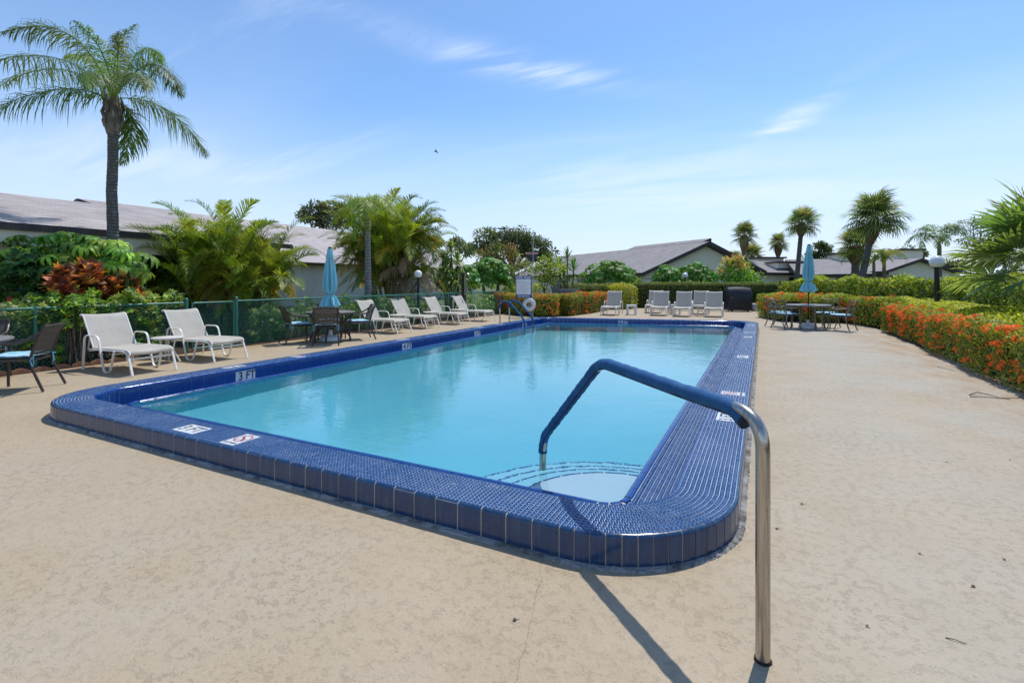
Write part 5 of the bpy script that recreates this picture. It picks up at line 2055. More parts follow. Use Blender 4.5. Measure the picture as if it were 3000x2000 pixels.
# ---- umbrella trees (large palmate leaves)
def umbrella_leaf(rng, n=11, L=.26, w=.085, cols=None, droop=.9):
    bag = LeafBag()
    base_c = palette(1, cols, rng, .14)[0]
    a = np.linspace(0, 2 * np.pi, n, endpoint=False) + rng.normal(0, .08, n)
    d0 = np.stack([np.cos(a), np.sin(a), np.zeros(n)], 1)
    W = np.stack([-np.sin(a), np.cos(a), np.zeros(n)], 1)
    ln = L * rng.uniform(.8, 1.12, n)
    th = np.array([0.25, -.12, -.75, -1.3, -1.5])      # slope of successive pieces
    dr = droop * rng.uniform(.8, 1.15, n)
    p = np.zeros((n, 3))
    rows = [p]
    fr = (.24, .22, .2, .2, .14)
    for k in range(5):
        ang = th[k] * dr + .1
        step = d0 * np.cos(ang)[:, None] + np.array([0, 0, 1.0]) * np.sin(ang)[:, None]
        p = p + step * (ln * fr[k] * 1.05)[:, None]
        rows.append(p)
    ww = (.0, .55, 1.0, 1.0, .7, .0)
    Vs = []
    for k, (q, f) in enumerate(zip(rows, ww)):
        Vs += [q + W * w * .5 * f + np.array([0, 0, .10 * w * (f > 0)]), q + np.array([0, 0, 0.0]), q - W * w * .5 * f + np.array([0, 0, .10 * w * (f > 0)])]
    V = np.stack(Vs, 1)                 # n, 18, 3
    T = []
    for k in range(5):
        o = k * 3
        for j in range(2):
            T += [[o + j, o + j + 1, o + j + 4], [o + j, o + j + 4, o + j + 3]]
    T = np.array(T)
    b0 = np.arange(n)[:, None, None] * 18
    C = np.clip(base_c * (1 + rng.normal(0, .14, (n, 1))), .004, 1)
    Cv = np.repeat(C, 18, 0).reshape(n, 18, 3)
    Cv[:, 1::3] *= 1.35
    bag.add(V.reshape(-1, 3), (b0 + T[None]).reshape(-1, 3), Cv.reshape(-1, 3))
    # leaf stalk
    s = .006
    V = np.array([[s, 0, .01], [-s, s, .01], [-s, -s, .01], [s + .03, 0, -.38], [-s + .03, s, -.38], [-s + .03, -s, -.38]], float)
    T = np.array([[0, 1, 4], [0, 4, 3], [1, 2, 5], [1, 5, 4], [2, 0, 3], [2, 3, 5]])
    bag.add(V, T, np.tile(np.array([.22, .24, .08]), (6, 1)))
    return bag.mesh('leaf_cluster', M_LEAF)
_r = np.random.default_rng(31)
SCH = (((.042, .092, .016), 4), ((.075, .135, .020), 4), ((.13, .185, .022), 2.5))
UMB = [umbrella_leaf(_r, int(_r.integers(9, 14)), .28, .070, SCH, _r.uniform(.8, 1.2)) for _ in range(10)]
UMB_S = [umbrella_leaf(_r, int(_r.integers(8, 12)), .36, .10, SCH, _r.uniform(1.0, 1.3)) for _ in range(5)]
def umbrella_tree(px, D, w_px, top_py, bot_py, n, label, seed, lib, scale=1., stems=((0, 0), (.4, .2)), depth=.8, mound=0):
    random.seed(seed)
    base = at(px, D)
    t = empty('umbrella_tree', base, 0, label, 'tree')
    hw = w_px / 2 * D / 1450
    zt, zb = CAM_H - (top_py - 825) * D / 1450, CAM_H - (bot_py - 825) * D / 1450
    zc, hz = (zt + zb) / 2, (zt - zb) / 2
    for sx, sy in stems:
        top = Vector((sx * hw, sy * depth, zb + hz * .8))
        foot = Vector((sx * .25 * hw, sy * .3 * depth, 0))
        midp = foot.lerp(top, .5) + Vector((.12 * (1 if sx >= 0 else -1), 0, 0))
        r0 = .07 * (1 if scale < 1.5 else 1.3)
        MB().tube(arc_pts([foot, midp, top], .4, 5), r0, 8).obj('trunk', M_BARK, t, True)
    ax = Vector((_c, _s, 0))
    ay = Vector((-_s, _c, 0))
    for k in range(n):
        f = (k + .5) / n
        el = math.acos(1 - 1.32 * f)
        az = k * 2.399
        shell = random.uniform(.80, 1.0) if k % 4 else random.uniform(.4, .8)
        d = Vector((math.sin(el) * math.cos(az), math.sin(el) * math.sin(az), math.cos(el)))
        lob = 1 + .18 * math.sin(3 * az + seed) + .12 * math.sin(5 * az)
        shell *= 1 + .14 * math.sin(7.3 * d.x + 2.1 * seed) * math.cos(6.1 * d.y)
        p = ax * (d.x * hw * .93 * shell * lob) + ay * (d.y * depth * shell) + Vector((0, 0, zc - hz * .35 + d.z * hz * 1.25 * shell))
        tilt = Vector((d.x * .55, d.y * .55, .9)).normalized()
        q = Vector((tilt.x * _c - tilt.y * _s, tilt.x * _s + tilt.y * _c, tilt.z)).to_track_quat('Z', 'Y').to_euler()
        q.rotate_axis('Z', random.uniform(0, 6.28))
        mobj('leaf_cluster', random.choice(lib), t, p, q, scale * random.uniform(.8, 1.18))
    return t
umbrella_tree(200, 9.6, 480, 676, 838, 104, 'umbrella tree with big drooping leaf rosettes behind the left shrubs', 3, UMB, 1.08, ((-.62, -.1), (-.45, .2), (.25, .1), (.5, 0)), .55)
umbrella_tree(1435, 24, 150, 745, 850, 56, 'dark umbrella tree behind the shower post and the hedge', 4, UMB_S, 1.25, ((-.3, 0), (.3, .2)), 1.0)
umbrella_tree(1372, 22, 70, 768, 850, 26, 'small umbrella tree just behind the shower post', 5, UMB_S, 1.0, ((0, 0),), .6)
umbrella_tree(1788, 30, 150, 757, 838, 52, 'umbrella tree before the left part of the gabled house', 6, UMB_S, 1.45, ((-.45, 0), (.35, .2)), 1.3)
umbrella_tree(1955, 31, 80, 770, 836, 34, 'dark round umbrella tree left of the globe lamp, before the gable', 7, UMB_S, 1.3, ((0, 0),), 1.0)
umbrella_tree(2035, 31.5, 112, 764, 836, 44, 'bright umbrella tree right of the globe lamp, before the gable', 8, UMB_S, 1.4, ((-.2, 0), (.3, .2)), 1.2)

# ---- croton with coloured leaves
def croton():
    random.seed(2)
    rng = np.random.default_rng(15)
    D = 8.7
    D = on_x(285, -10.8)
    base = at(285, D)
    t = empty('croton_shrub', base, 0, 'croton shrub with orange, red and brown leaves below the umbrella tree', 'shrub')
    cols = (((.26, .075, .024), 3), ((.13, .035, .022), 4), ((.36, .14, .03), 2.5), ((.12, .12, .03), 2), ((.28, .15, .095), 2.5), ((.07, .02, .018), 3))
    lib = []
    for m in range(6):
        bag = LeafBag()
        n = 15
        a = np.arange(n) * 2.4 + rng.normal(0, .2, n)
        el = np.radians(np.linspace(82, 22, n) + rng.normal(0, 6, n))
        Dr = np.stack([np.cos(a) * np.cos(el), np.sin(a) * np.cos(el), np.sin(el)], 1)
        C = palette(n, cols, rng, .2)
        N = np.stack([-np.cos(a) * np.sin(el), -np.sin(a) * np.sin(el), np.cos(el)], 1)
        bag.add(*leaves(np.zeros((n, 3)) + np.linspace(.06, 0, n)[:, None] * np.array([0, 0, 1]), Dr, N, .215 * rng.uniform(.8, 1.2, n), .12, C, .14, .22))
        lib.append(bag.mesh('leaf_cluster', M_LEAF))
    for k in range(66):
        x = random.uniform(-1, 1)
        px = 285 + 128 * x
        top = 792 + 30 * x * x + 20 * math.sin(4 * x)
        py = random.uniform(top, 880)
        p = Vector(at(px, on_x(px, random.uniform(-10.5, -11.0)), py)) - base
        d = Vector((random.uniform(-.5, .5), random.uniform(-.7, .3), 1)).normalized().to_track_quat('Z', 'Y').to_euler()
        mobj('leaf_cluster', lib[k % 6], t, p, d, random.uniform(.75, 1.1))
    b = MB()
    for k in range(9):
        x = -1 + 2 * k / 8
        b.tube([(random.uniform(-.1, .1), x * .25, 0), (0, x * .7, 1.1)], .012, 5)
    b.obj('stems', M_BARK, t)
croton()

# ---- loose shrubs with small rosettes (by the fence)
def rosette_shrub(name, label, boxes, n, cols, seed, nl=8, l=.085, w=.034, cat='shrub', stems=True, mat=None, group=None):
    """boxes: (px0, px1, py_top, py_bot, D0, D1)"""
    rng = np.random.default_rng(seed)
    cx = (boxes[0][0] + boxes[0][1]) / 2
    dm = (boxes[0][4] + boxes[0][5]) / 2
    base = at(cx, dm if dm > 0 else on_x(cx, dm))
    t = empty(name, base, 0, label, cat, group)
    bag = LeafBag()
    area = np.array([abs((b[1] - b[0]) * (b[3] - b[2])) for b in boxes], float)
    kk = rng.choice(len(boxes), n, p=area / area.sum())
    B = np.array(boxes)[kk]
    u = rng.uniform(0, 1, n)
    px = B[:, 0] + (B[:, 1] - B[:, 0]) * u
    bow = np.sin(px * .045 + seed) * 9 + np.sin(px * .11) * 6
    v = rng.uniform(0, 1, n) ** .9
    py = B[:, 2] + bow + (B[:, 3] - B[:, 2] - bow) * v
    D = B[:, 4] + (B[:, 5] - B[:, 4]) * rng.uniform(0, 1, n) ** (1.2)
    if boxes[0][4] < 0:        # distances given as planes X = const
        D = D / ((px - 1500) / 1450 * _c - _s)
    X = (px - 1500) / 1450 * D
    P = np.stack([X * _c - D * _s, X * _s + D * _c, CAM_H - (py - 825) * D / 1450], 1) - np.array(base)
    P[:, 2] = np.maximum(P[:, 2], .03)
    ax = unit(np.stack([rng.normal(.25, .55, n), rng.normal(-.35, .55, n), np.full(n, .8)], 1))
    rc = palette(n, cols, rng, .22)
    S = unit(np.cross(ax, rng.normal(0, 1, (n, 3))))
    Q = np.cross(ax, S)
    for k in range(nl):
        a = 2 * np.pi * k / nl + rng.normal(0, .2, n)
        dr = (S * np.cos(a)[:, None] + Q * np.sin(a)[:, None]) + ax * rng.uniform(-.05, .5, n)[:, None]
        bag.add(*leaves(P, dr, ax, l * rng.uniform(.75, 1.2, n), w, np.clip(rc * (1 + rng.normal(0, .12, (n, 1))), .004, 1), .18, .18))
    mobj('foliage', bag.mesh('foliage', mat or M_LEAF), t)
    if stems:
        b = MB()
        for i in rng.choice(n, min(n, 46), replace=False):
            p = Vector(P[i])
            f = Vector((p.x * .85 + rng.uniform(-.15, .15), p.y * .85 + rng.uniform(-.15, .15), 0))
            b.tube([f, f.lerp(p, .5) + Vector((rng.uniform(-.06, .06), rng.uniform(-.06, .06), 0)), p], [.009, .007, .004], 5)
        b.obj('stems', M_BARK, t)
    return t
ARB = (((.085, .165, .022), 4), ((.15, .22, .028), 3), ((.23, .27, .04), 2), ((.05, .10, .02), 3))
VARI = (((.11, .17, .04), 3), ((.24, .26, .11), 2), ((.30, .30, .17), 1), ((.06, .11, .025), 3))
rosette_shrub('schefflera_shrub', 'variegated shrub at the far left behind the fence', [(-60, 130, 905, 1050, -10.3, -11.0), (-60, 90, 890, 960, -10.4, -11.1)], 900, VARI, 3, 7, .06, .026)
rosette_shrub('schefflera_shrub', 'green shrub in the fence behind the nearest brown chair', [(60, 190, 890, 1060, -10.2, -11.0), (90, 220, 868, 940, -10.4, -11.1)], 620, ARB, 4)
rosette_shrub('schefflera_shrub', 'leafy shrub growing over the fence rail behind the first lounge chair', [(150, 290, 862, 930, -10.2, -11.0), (185, 270, 870, 960, -10.1, -10.5)], 430, ARB, 5)
rosette_shrub('schefflera_shrub', 'tall yellow green shrub in the fence between the first two lounge chairs', [(300, 470, 862, 1020, -10.2, -10.9), (340, 535, 858, 900, -10.3, -10.9), (330, 430, 1000, 1075, -10.3, -10.8)], 900, ARB, 6)
rosette_shrub('schefflera_shrub', 'dark low shrub under the umbrella tree behind the fence', [(70, 300, 872, 1000, -10.7, -11.3)], 420, (((.035, .08, .016), 3), ((.06, .12, .02), 2)), 7)
rosette_shrub('garden_shrub', 'dense dark shrubs below the umbrella tree, against the house wall', [(-60, 430, 745, 900, -11.7, -12.6)], 900, (((.03, .065, .014), 3), ((.05, .095, .018), 2)), 8, 7, .13, .05)
DKG = (((.045, .085, .018), 4), ((.075, .125, .025), 3), ((.12, .17, .035), 1.5))
for k, (x0, x1, t_, b_, D0, D1, lb) in enumerate(((735, 800, 905, 1005, -10.45, -11.1, 'dark leafy shrub behind the fence right of the gate'),
        (800, 850, 898, 985, -10.45, -11.1, 'pale flowering shrub behind the fence left of the left umbrella'),
        (860, 1000, 880, 965, -10.45, -11.1, 'green shrub behind the fence and the left umbrella table'),
        (1000, 1085, 872, 958, -10.45, -11.1, 'bright green shrub behind the fence at the first lounge chair of the row'),
        (1085, 1190, 876, 945, -10.45, -11.1, 'green shrub behind the fence at the slender grey palm'),
        (1190, 1290, 872, 930, -10.45, -11.1, 'green shrub behind the fence below the left globe lamp'),
        (1360, 1450, 855, 915, -10.45, -11.1, 'light green shrub behind the fence by the shower post'))):
    rosette_shrub('garden_shrub', lb, [(x0, x1, t_, b_, D0, D1)], 420, DKG if k not in (3, 6) else ARB, 20 + k, 7, .075, .026)

# ---- strap-leaved plants
def strap_plant(name, label, heads, cols, seed, n=46, L=.45, w=.045, stems=True, cat='plant', droop=.6, mat=None):
    rng = np.random.default_rng(seed)
    base = at(heads[0][0], heads[0][2])
    t = empty(name, base, 0, label, cat)
    for px, py, D, sc in heads:
        p = Vector(at(px, D, py)) - base
        bag = LeafBag()
        a = np.arange(n) * 2.399
        el = np.radians(np.linspace(85, -35, n) + rng.normal(0, 7, n))
        Dr = np.stack([np.cos(a) * np.cos(el), np.sin(a) * np.cos(el), np.sin(el)], 1)
        C = palette(n, cols, rng, .15)
        P0 = np.zeros((n, 3))
        P0[:, 2] = np.linspace(.12, -.18, n) * sc
        ln = L * sc * rng.uniform(.8, 1.15, n)
        S = unit(np.cross(Dr, np.array([0, 0, 1.0])))
        g = np.array([0, 0, -1.0])
        m = P0 + Dr * (ln * .5)[:, None] + g * (ln * .06 * droop)[:, None]
        m2 = P0 + Dr * (ln * .8)[:, None] + g * (ln * .22 * droop)[:, None]
        tip = P0 + Dr * ln[:, None] + g * (ln * .45 * droop)[:, None]
        ww = w * sc
        V = np.stack([P0 - S * ww * .25, P0 + S * ww * .25, m - S * ww * .5, m + S * ww * .5, m2 - S * ww * .38, m2 + S * ww * .38, tip], 1)
        b0 = np.arange(n)[:, None] * 7
        T = np.concatenate([b0 + [0, 1, 3], b0 + [0, 3, 2], b0 + [2, 3, 5], b0 + [2, 5, 4], b0 + [4, 5, 6]], 0)
        bag.add(V.reshape(-1, 3), T, np.repeat(C, 7, 0))
        mobj('leaf_rosette', bag.mesh('leaf_rosette', mat or M_LEAF), t, p)
        if stems:
            MB().tube([(p.x * .5, p.y * .5, 0), (p.x * .85, p.y * .85, p.z * .5), p], [.05, .04, .03], 7).obj('stem', M_BARK, t, True)
    return t
DRAC = (((.10, .15, .04), 3), ((.19, .23, .08), 2), ((.06, .10, .03), 2), ((.26, .28, .13), 1))
strap_plant('dracaena', 'variegated dracaena with drooping strap leaves right of the golden palms', [(1322, 742, 19.6, 1.6), (1308, 790, 19.4, 1.6), (1340, 775, 19.5, 1.5), (1318, 825, 19.2, 1.5), (1298, 765, 19.9, 1.3), (1345, 815, 19.4, 1.3)], DRAC, 4, 60, .42, .05, droop=1.0)
YUC = (((.05, .10, .022), 3), ((.08, .14, .03), 3), ((.03, .07, .02), 2))
strap_plant('yucca', 'dark spiky yucca clump behind the green hedge by the rules sign', [(1662, 762, 26, 1.5), (1640, 785, 25.5, 1.4), (1680, 790, 25.7, 1.5), (1652, 812, 25, 1.4), (1605, 765, 27, 1.4)], YUC, 6, 56, .42, .04, droop=.3)

# ---- leafy masses and broad trees
def leaf_tree(name, px, D, clumps, label, cols, seed, leaf=.2, per=150, trunk=True, cat='tree', tr=.25, mat=None, cl=.9, base_px=None):
    """clumps: (px, py, radius px)"""
    rng = np.random.default_rng(seed)
    random.seed(seed)
    base = at(base_px or px, D)
    t = empty(name, base, 0, label, cat)
    bag = LeafBag()
    cents = []
    for cx, cy, rp in clumps:
        r_ = rp * D / 1450
        c = np.array(at(cx, D + rng.uniform(-.7, .7) * r_, cy)) - np.array(base)
        cents.append((c, r_))
        m = max(6, int(r_ * r_ * 9 / cl ** 2))
        sub = unit(rng.normal(0, 1, (m, 3))) * (rng.uniform(.35, 1.0, (m, 1)) ** .6) * r_
        sub[:, 2] *= .78
        for s_ in sub:
            k = per
            sr = rng.uniform(.6, 1.25) * cl * .55
            q = unit(rng.normal(0, 1, (k, 3))) * (rng.uniform(0, 1, (k, 1)) ** .5) * sr
            q[:, 2] *= .7
            P = c + s_ + q
            dr = unit(q + rng.normal(0, .35, (k, 3)) * sr + np.array([0, 0, .1]))
            C = palette(1, cols, rng, .2)[0] * (1 + rng.normal(0, .2, (k, 1)))
            bag.add(*leaves(P, dr, unit(rng.normal(0, .6, (k, 3)) + np.array([0, 0, 1])), leaf * rng.uniform(.7, 1.3, k), leaf * .5, np.clip(C, .003, 1)))
    mobj('crown', bag.mesh('crown', mat or M_LEAF_M), t)
    if trunk:
        b = MB()
        cc = np.mean([c for c, _ in cents], 0)
        fork = Vector((cc[0] * .3, cc[1] * .3, max(.4, cc[2] * .45)))
        b.tube([(0, 0, 0), fork], [tr, tr * .75], 8)
        for c, r_ in cents:
            c = Vector(c)
            b.tube([fork, fork.lerp(c, .55) + Vector((0, 0, -.1 * r_)), c], [tr * .5, tr * .32, tr * .12], 6)
        b.obj('trunk', M_BARK, t, True)
    return t
OAK = (((.080, .096, .048), 4), ((.112, .128, .062), 3), ((.15, .165, .085), 1.8))
leaf_tree('oak_tree', 1500, 68, [(1470, 690, 42), (1425, 705, 38), (1520, 695, 40), (1395, 725, 28), (1555, 715, 34), (1595, 725, 32), (1605, 745, 26), (1500, 725, 45), (1440, 735, 35), (1555, 745, 30)], 'large dark oak rising behind the hedge and pool sign', OAK, 2, .42, 90, tr=.5, cl=1.7)
leaf_tree('oak_tree', 930, 46, [(905, 632, 24), (935, 618, 28), (965, 620, 30), (950, 645, 34), (985, 640, 30), (1010, 620, 26)], 'dark oak crown between the two areca palm clumps', OAK, 3, .32, 90, tr=.35, cl=1.3)
leaf_tree('oak_tree', 1340, 75, [(1335, 712, 16), (1352, 725, 18), (1370, 735, 16), (1275, 708, 14), (1255, 704, 10)], 'small dark tree top above the second house roof', OAK, 4, .42, 80, tr=.3, cl=1.6)
PINK = (((.20, .17, .06), 3), ((.15, .17, .05), 3), ((.26, .17, .08), 2), ((.11, .13, .04), 2))
leaf_tree('copperleaf_tree', 1460, 28, [(1420, 748, 22), (1455, 738, 24), (1488, 735, 22), (1500, 755, 18), (1445, 760, 22)], 'thin tree with yellowish coppery leaves above the dark umbrella tree', PINK, 5, .16, 50, tr=.08, cl=.7)
leaf_tree('olive_shrub', 1520, 24.5, [(1520, 790, 22), (1545, 775, 20), (1510, 815, 20), (1500, 795, 16)], 'pale twiggy shrub behind the pool rules sign', (((.13, .15, .06), 3), ((.20, .19, .10), 2), ((.07, .10, .03), 2)), 6, .10, 30, tr=.05, cl=.6)
leaf_tree('seagrape_tree', 1595, 24, [(1570, 785, 20), (1595, 775, 24), (1620, 785, 22), (1585, 808, 22), (1610, 810, 20)], 'yellow green broad-leaved shrub right of the pool rules sign', (((.16, .20, .03), 3), ((.10, .16, .025), 3), ((.26, .25, .04), 2)), 7, .20, 20, tr=.05, cl=.8, mat=M_LEAF)
mango = leaf_tree('mango_tree', 2160, 33, [(2150, 775, 22), (2165, 795, 30), (2140, 815, 26), (2190, 812, 26), (2120, 815, 18), (2205, 825, 20), (2165, 825, 30)], 'rounded bright green shrub against the right end of the gabled house', (((.10, .18, .022), 4), ((.06, .12, .02), 3), ((.15, .22, .03), 2)), 8, .26, 26, tr=.1, cl=1.1, mat=M_LEAF)
_sh = leaf_tree('mango_shoots', 2150, 33, [(2145, 760, 9), (2130, 773, 8), (2160, 766, 9), (2175, 780, 8), (2118, 800, 7)], 'x', (((.30, .16, .09), 3), ((.24, .18, .07), 2)), 9, .22, 16, False, 'shrub', cl=.9, mat=M_LEAF, base_px=2160)
for ch in list(_sh.children):
    ch.name = 'young_shoots'
    ch['kind'] = 'stuff'
    ch.parent = mango
bpy.data.objects.remove(_sh)
leaf_tree('pine_tree', 2410, 80, [(2400, 745, 18), (2425, 730, 16), (2440, 755, 22), (2375, 755, 12), (2465, 760, 18), (2405, 722, 10)], 'pine top behind the low roofs left of the leaning sabal', (((.06, .085, .03), 3), ((.09, .11, .04), 2)), 10, .42, 70, tr=.2, cl=1.6)
leaf_tree('oak_tree', 2660, 80, [(2640, 742, 10), (2660, 738, 12), (2680, 742, 10), (2600, 745, 10), (2700, 745, 8)], 'dark tree tops behind the right-hand house roof', OAK, 11, .42, 70, tr=.2, cl=1.6)
leaf_tree('pine_tree', 2860, 34, [(2850, 660, 22), (2875, 650, 24), (2830, 710, 18), (2860, 715, 26), (2890, 690, 30), (2920, 660, 30), (2915, 720, 30)], 'dark green tree behind the big fan palm at the right edge', (((.06, .085, .025), 3), ((.10, .115, .035), 2)), 12, .16, 30, tr=.15, cl=.8)
leaf_tree('oak_tree', 2900, 70, [(2830, 772, 26), (2870, 765, 30), (2920, 768, 30), (2965, 762, 30), (3010, 765, 30), (2795, 785, 18)], 'row of dark trees low on the horizon at the far right', OAK, 14, .42, 70, tr=.3, cl=1.6)
leaf_tree('hibiscus', 30, 8.6, [(40, 876, 16), (25, 890, 14)], 'red-flowered hibiscus twig at the far left above the fence', (((.06, .12, .02), 3), ((.10, .17, .03), 2)), 13, .06, 20, tr=.012, cat='shrub', cl=.16)
hb = at(31, 8.5, 877)
hf = MB()
for k in range(5):
    a = 2 * math.pi * k / 5
    hf.add([(0, 0, 0), (.04 * math.cos(a - .5), .04 * math.sin(a - .5), .02), (.065 * math.cos(a), .065 * math.sin(a), .035), (.04 * math.cos(a + .5), .04 * math.sin(a + .5), .02)], [(0, 1, 2, 3)])
o = hf.obj('hibiscus_flower', plain('hibiscus_red', (.55, .02, .012), .6), None, loc=hb, rot=(R(70), 0, YAW))
setp(o, 'single red hibiscus flower at the far left above the fence', 'flower')

# ---- hedges
IX = (((.135, .150, .016), 4), ((.085, .105, .015), 3), ((.21, .21, .022), 2.6))
IXD = (((.075, .095, .018), 4), ((.050, .070, .014), 3), ((.13, .14, .02), 1.5))
LIME = (((.26, .275, .020), 4), ((.18, .215, .02), 4), ((.34, .33, .035), 2.5), ((.09, .12, .018), 1.3))
LIME2 = (((.21, .25, .022), 3), ((.13, .175, .02), 4), ((.29, .30, .04), 2), ((.06, .09, .015), 2.5), ((.17, .12, .06), .8))
hedge('ixora_hedge', [(3.16, -1.0), (3.16, 6.0), (3.14, 9.2), (3.22, 11.9), (3.36, 14.2), (3.30, 17.2)], .58, .76, 'long orange-flowered ixora hedge along the right edge of the deck', dens=1700, l=.058, w=.026, cols=IX, seed=2, amp=.085, flowers=make_flowers(1450, 290, (0, 2, 3), (.75, 1.45), 1.6), layers=.14)
hedge('ixora_hedge', [(.2, 22.2), (1.0, 20.0), (2.7, 20.6), (3.5, 18.6)], .85, .92, 'orange-flowered hedge wrapping behind the right umbrella table', dens=900, l=.075, w=.032, cols=IX, seed=3, amp=.08, flowers=make_flowers(330, 120, (0, 1, 2, 3), (1.0, 1.8), 2.6, 8), layers=.15)
hedge('ixora_hedge', [(-11.6, 20.9), (-8.35, 18.45), (-7.5, 18.9)], .95, .87, 'orange-flowered hedge behind the ladder and rules sign, left part', dens=800, l=.08, w=.034, cols=IX, seed=4, amp=.06, flowers=make_flowers(420, 150, (0, 1, 2, 3), (1.0, 1.9), 2.2, 9), layers=.15)
hedge('ixora_hedge', [(-7.45, 19.15), (-7.25, 21.3), (-7.3, 24.2)], .95, .88, 'orange-flowered hedge right of the life ring, running back to the dark hedge', dens=800, l=.08, w=.034, cols=IX, seed=5, amp=.06, flowers=make_flowers(360, 120, (0, 1, 2, 3), (1.0, 1.9), 2.2, 10), layers=.15)
hedge('green_hedge', [(-9.8, 26.2), (-6.9, 25.4)], 1.0, 1.28, 'olive green hedge above the orange one, behind the air conditioner', dens=520, l=.09, w=.042, cols=(((.10, .125, .03), 3), ((.17, .17, .06), 2), ((.06, .085, .02), 3)), seed=6, amp=.10, layers=.2)
hedge('green_hedge', [(-12.4, 24.0), (-9.9, 22.6)], 1.1, 1.18, 'loose yellow green hedge left of the pool rules sign', dens=520, l=.09, w=.042, cols=LIME2, seed=7, amp=.16, layers=.25)
hedge('ixora_bush', [(-7.2, 24.9), (-6.2, 26.2)], 1.1, 1.22, 'lime green bush with a few orange flowers at the left end of the dark hedge', 'bush', dens=560, l=.09, w=.042, cols=LIME, seed=8, amp=.16, flowers=make_flowers(40, 40, (0, 1, 2, 3), (1.4, 2.2), 3, 4), layers=.22)
hedge('clipped_hedge', [(-6.3, 27.3), (-2.0, 28.2), (2.2, 30.2)], .9, 1.36, 'tall dark clipped hedge behind the far lounge chairs', dens=1000, l=.06, w=.030, cols=IXD, seed=9, amp=.035, layers=.10)
hedge('green_hedge', [(1.0, 23.4), (3.2, 22.1), (4.45, 18.8), (4.5, 14.0), (4.4, 11.0), (4.32, 7.0), (4.3, 3.0)], 1.65, .80, 'low bright green hedge behind the orange hedge on the right', dens=800, l=.082, w=.040, cols=LIME, seed=10, amp=.09, layers=.14)
hedge('green_hedge', [(1.2, 26.6), (3.6, 25.8), (6.4, 24.0), (6.6, 18.0), (6.4, 12.0), (6.2, 7.0)], 1.3, 1.5, 'tall loose yellow green hedge behind the low hedges on the right', dens=560, l=.125, w=.060, cols=LIME2, seed=11, amp=.24, layers=.30, core=M_CORE_BR, top_amp=.14)
# grassy tuft at the hedge foot
strap_plant('grass_tuft', 'pale grassy tuft at the foot of the right orange hedge', [(2985, 1118, 6.35, .55)], (((.26, .26, .05), 2), ((.16, .20, .04), 2)), 12, 34, .45, .020, False, 'grass', 1.0)
# ------------------------------------------------------------------ houses
def mat_shingle(name, a, b_, c_):
    t = NT(name)
    uv = t.node('ShaderNodeUVMap').outputs[0]
    br = t.node('ShaderNodeTexBrick')
    t.l.new(uv, br.inputs['Vector'])
    br.inputs['Scale'].default_value = 1.0
    br.inputs['Brick Width'].default_value = .33
    br.inputs['Row Height'].default_value = .145
    br.inputs['Mortar Size'].default_value = .006
    br.inputs['Bias'].default_value = 0.0
    br.inputs['Color1'].default_value = a + (1,)
    br.inputs['Color2'].default_value = b_ + (1,)
    br.inputs['Mortar'].default_value = tuple(q * .35 for q in a) + (1,)
    n = t.noise(t.map(uv, (.55, 6.9, 1)), 2.0, 3, .6)
    c = t.mix(t.math('MULTIPLY', t.step(n, .42, .62), .75), br.outputs[0], c_)
    big = t.noise(uv, .35, 4, .6)
    c = t.mix(t.math('MULTIPLY', t.step(big, .4, .7), .25), c, tuple(q * .7 for q in a))
    return t.set(c, .95, 0, t.bump(t.noise(uv, 60, 2), .15, .002))
M_SH1 = mat_shingle('shingles_warm', (.40, .335, .30), (.51, .445, .41), (.61, .55, .515))
M_SH2 = mat_shingle('shingles_grey', (.275, .24, .222), (.36, .318, .298), (.43, .388, .366))
M_STUC = plain('stucco_beige', (.84, .72, .55), .9, var=.05, scale=1.2, bump=.3, bscale=60)
M_STUC_C = plain('stucco_cream', (.80, .74, .60), .9, var=.05, scale=1.0, bump=.3, bscale=60)
M_STUC_G = plain('stucco_grey', (.46, .43, .38), .9, var=.06, scale=1.0, bump=.3, bscale=60)
M_FASC = plain('brown_fascia', (.050, .036, .032), .6, var=.2)
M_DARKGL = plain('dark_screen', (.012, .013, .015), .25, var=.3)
M_GLASS = plain('window_glass', (.03, .045, .06), .06, var=.3)

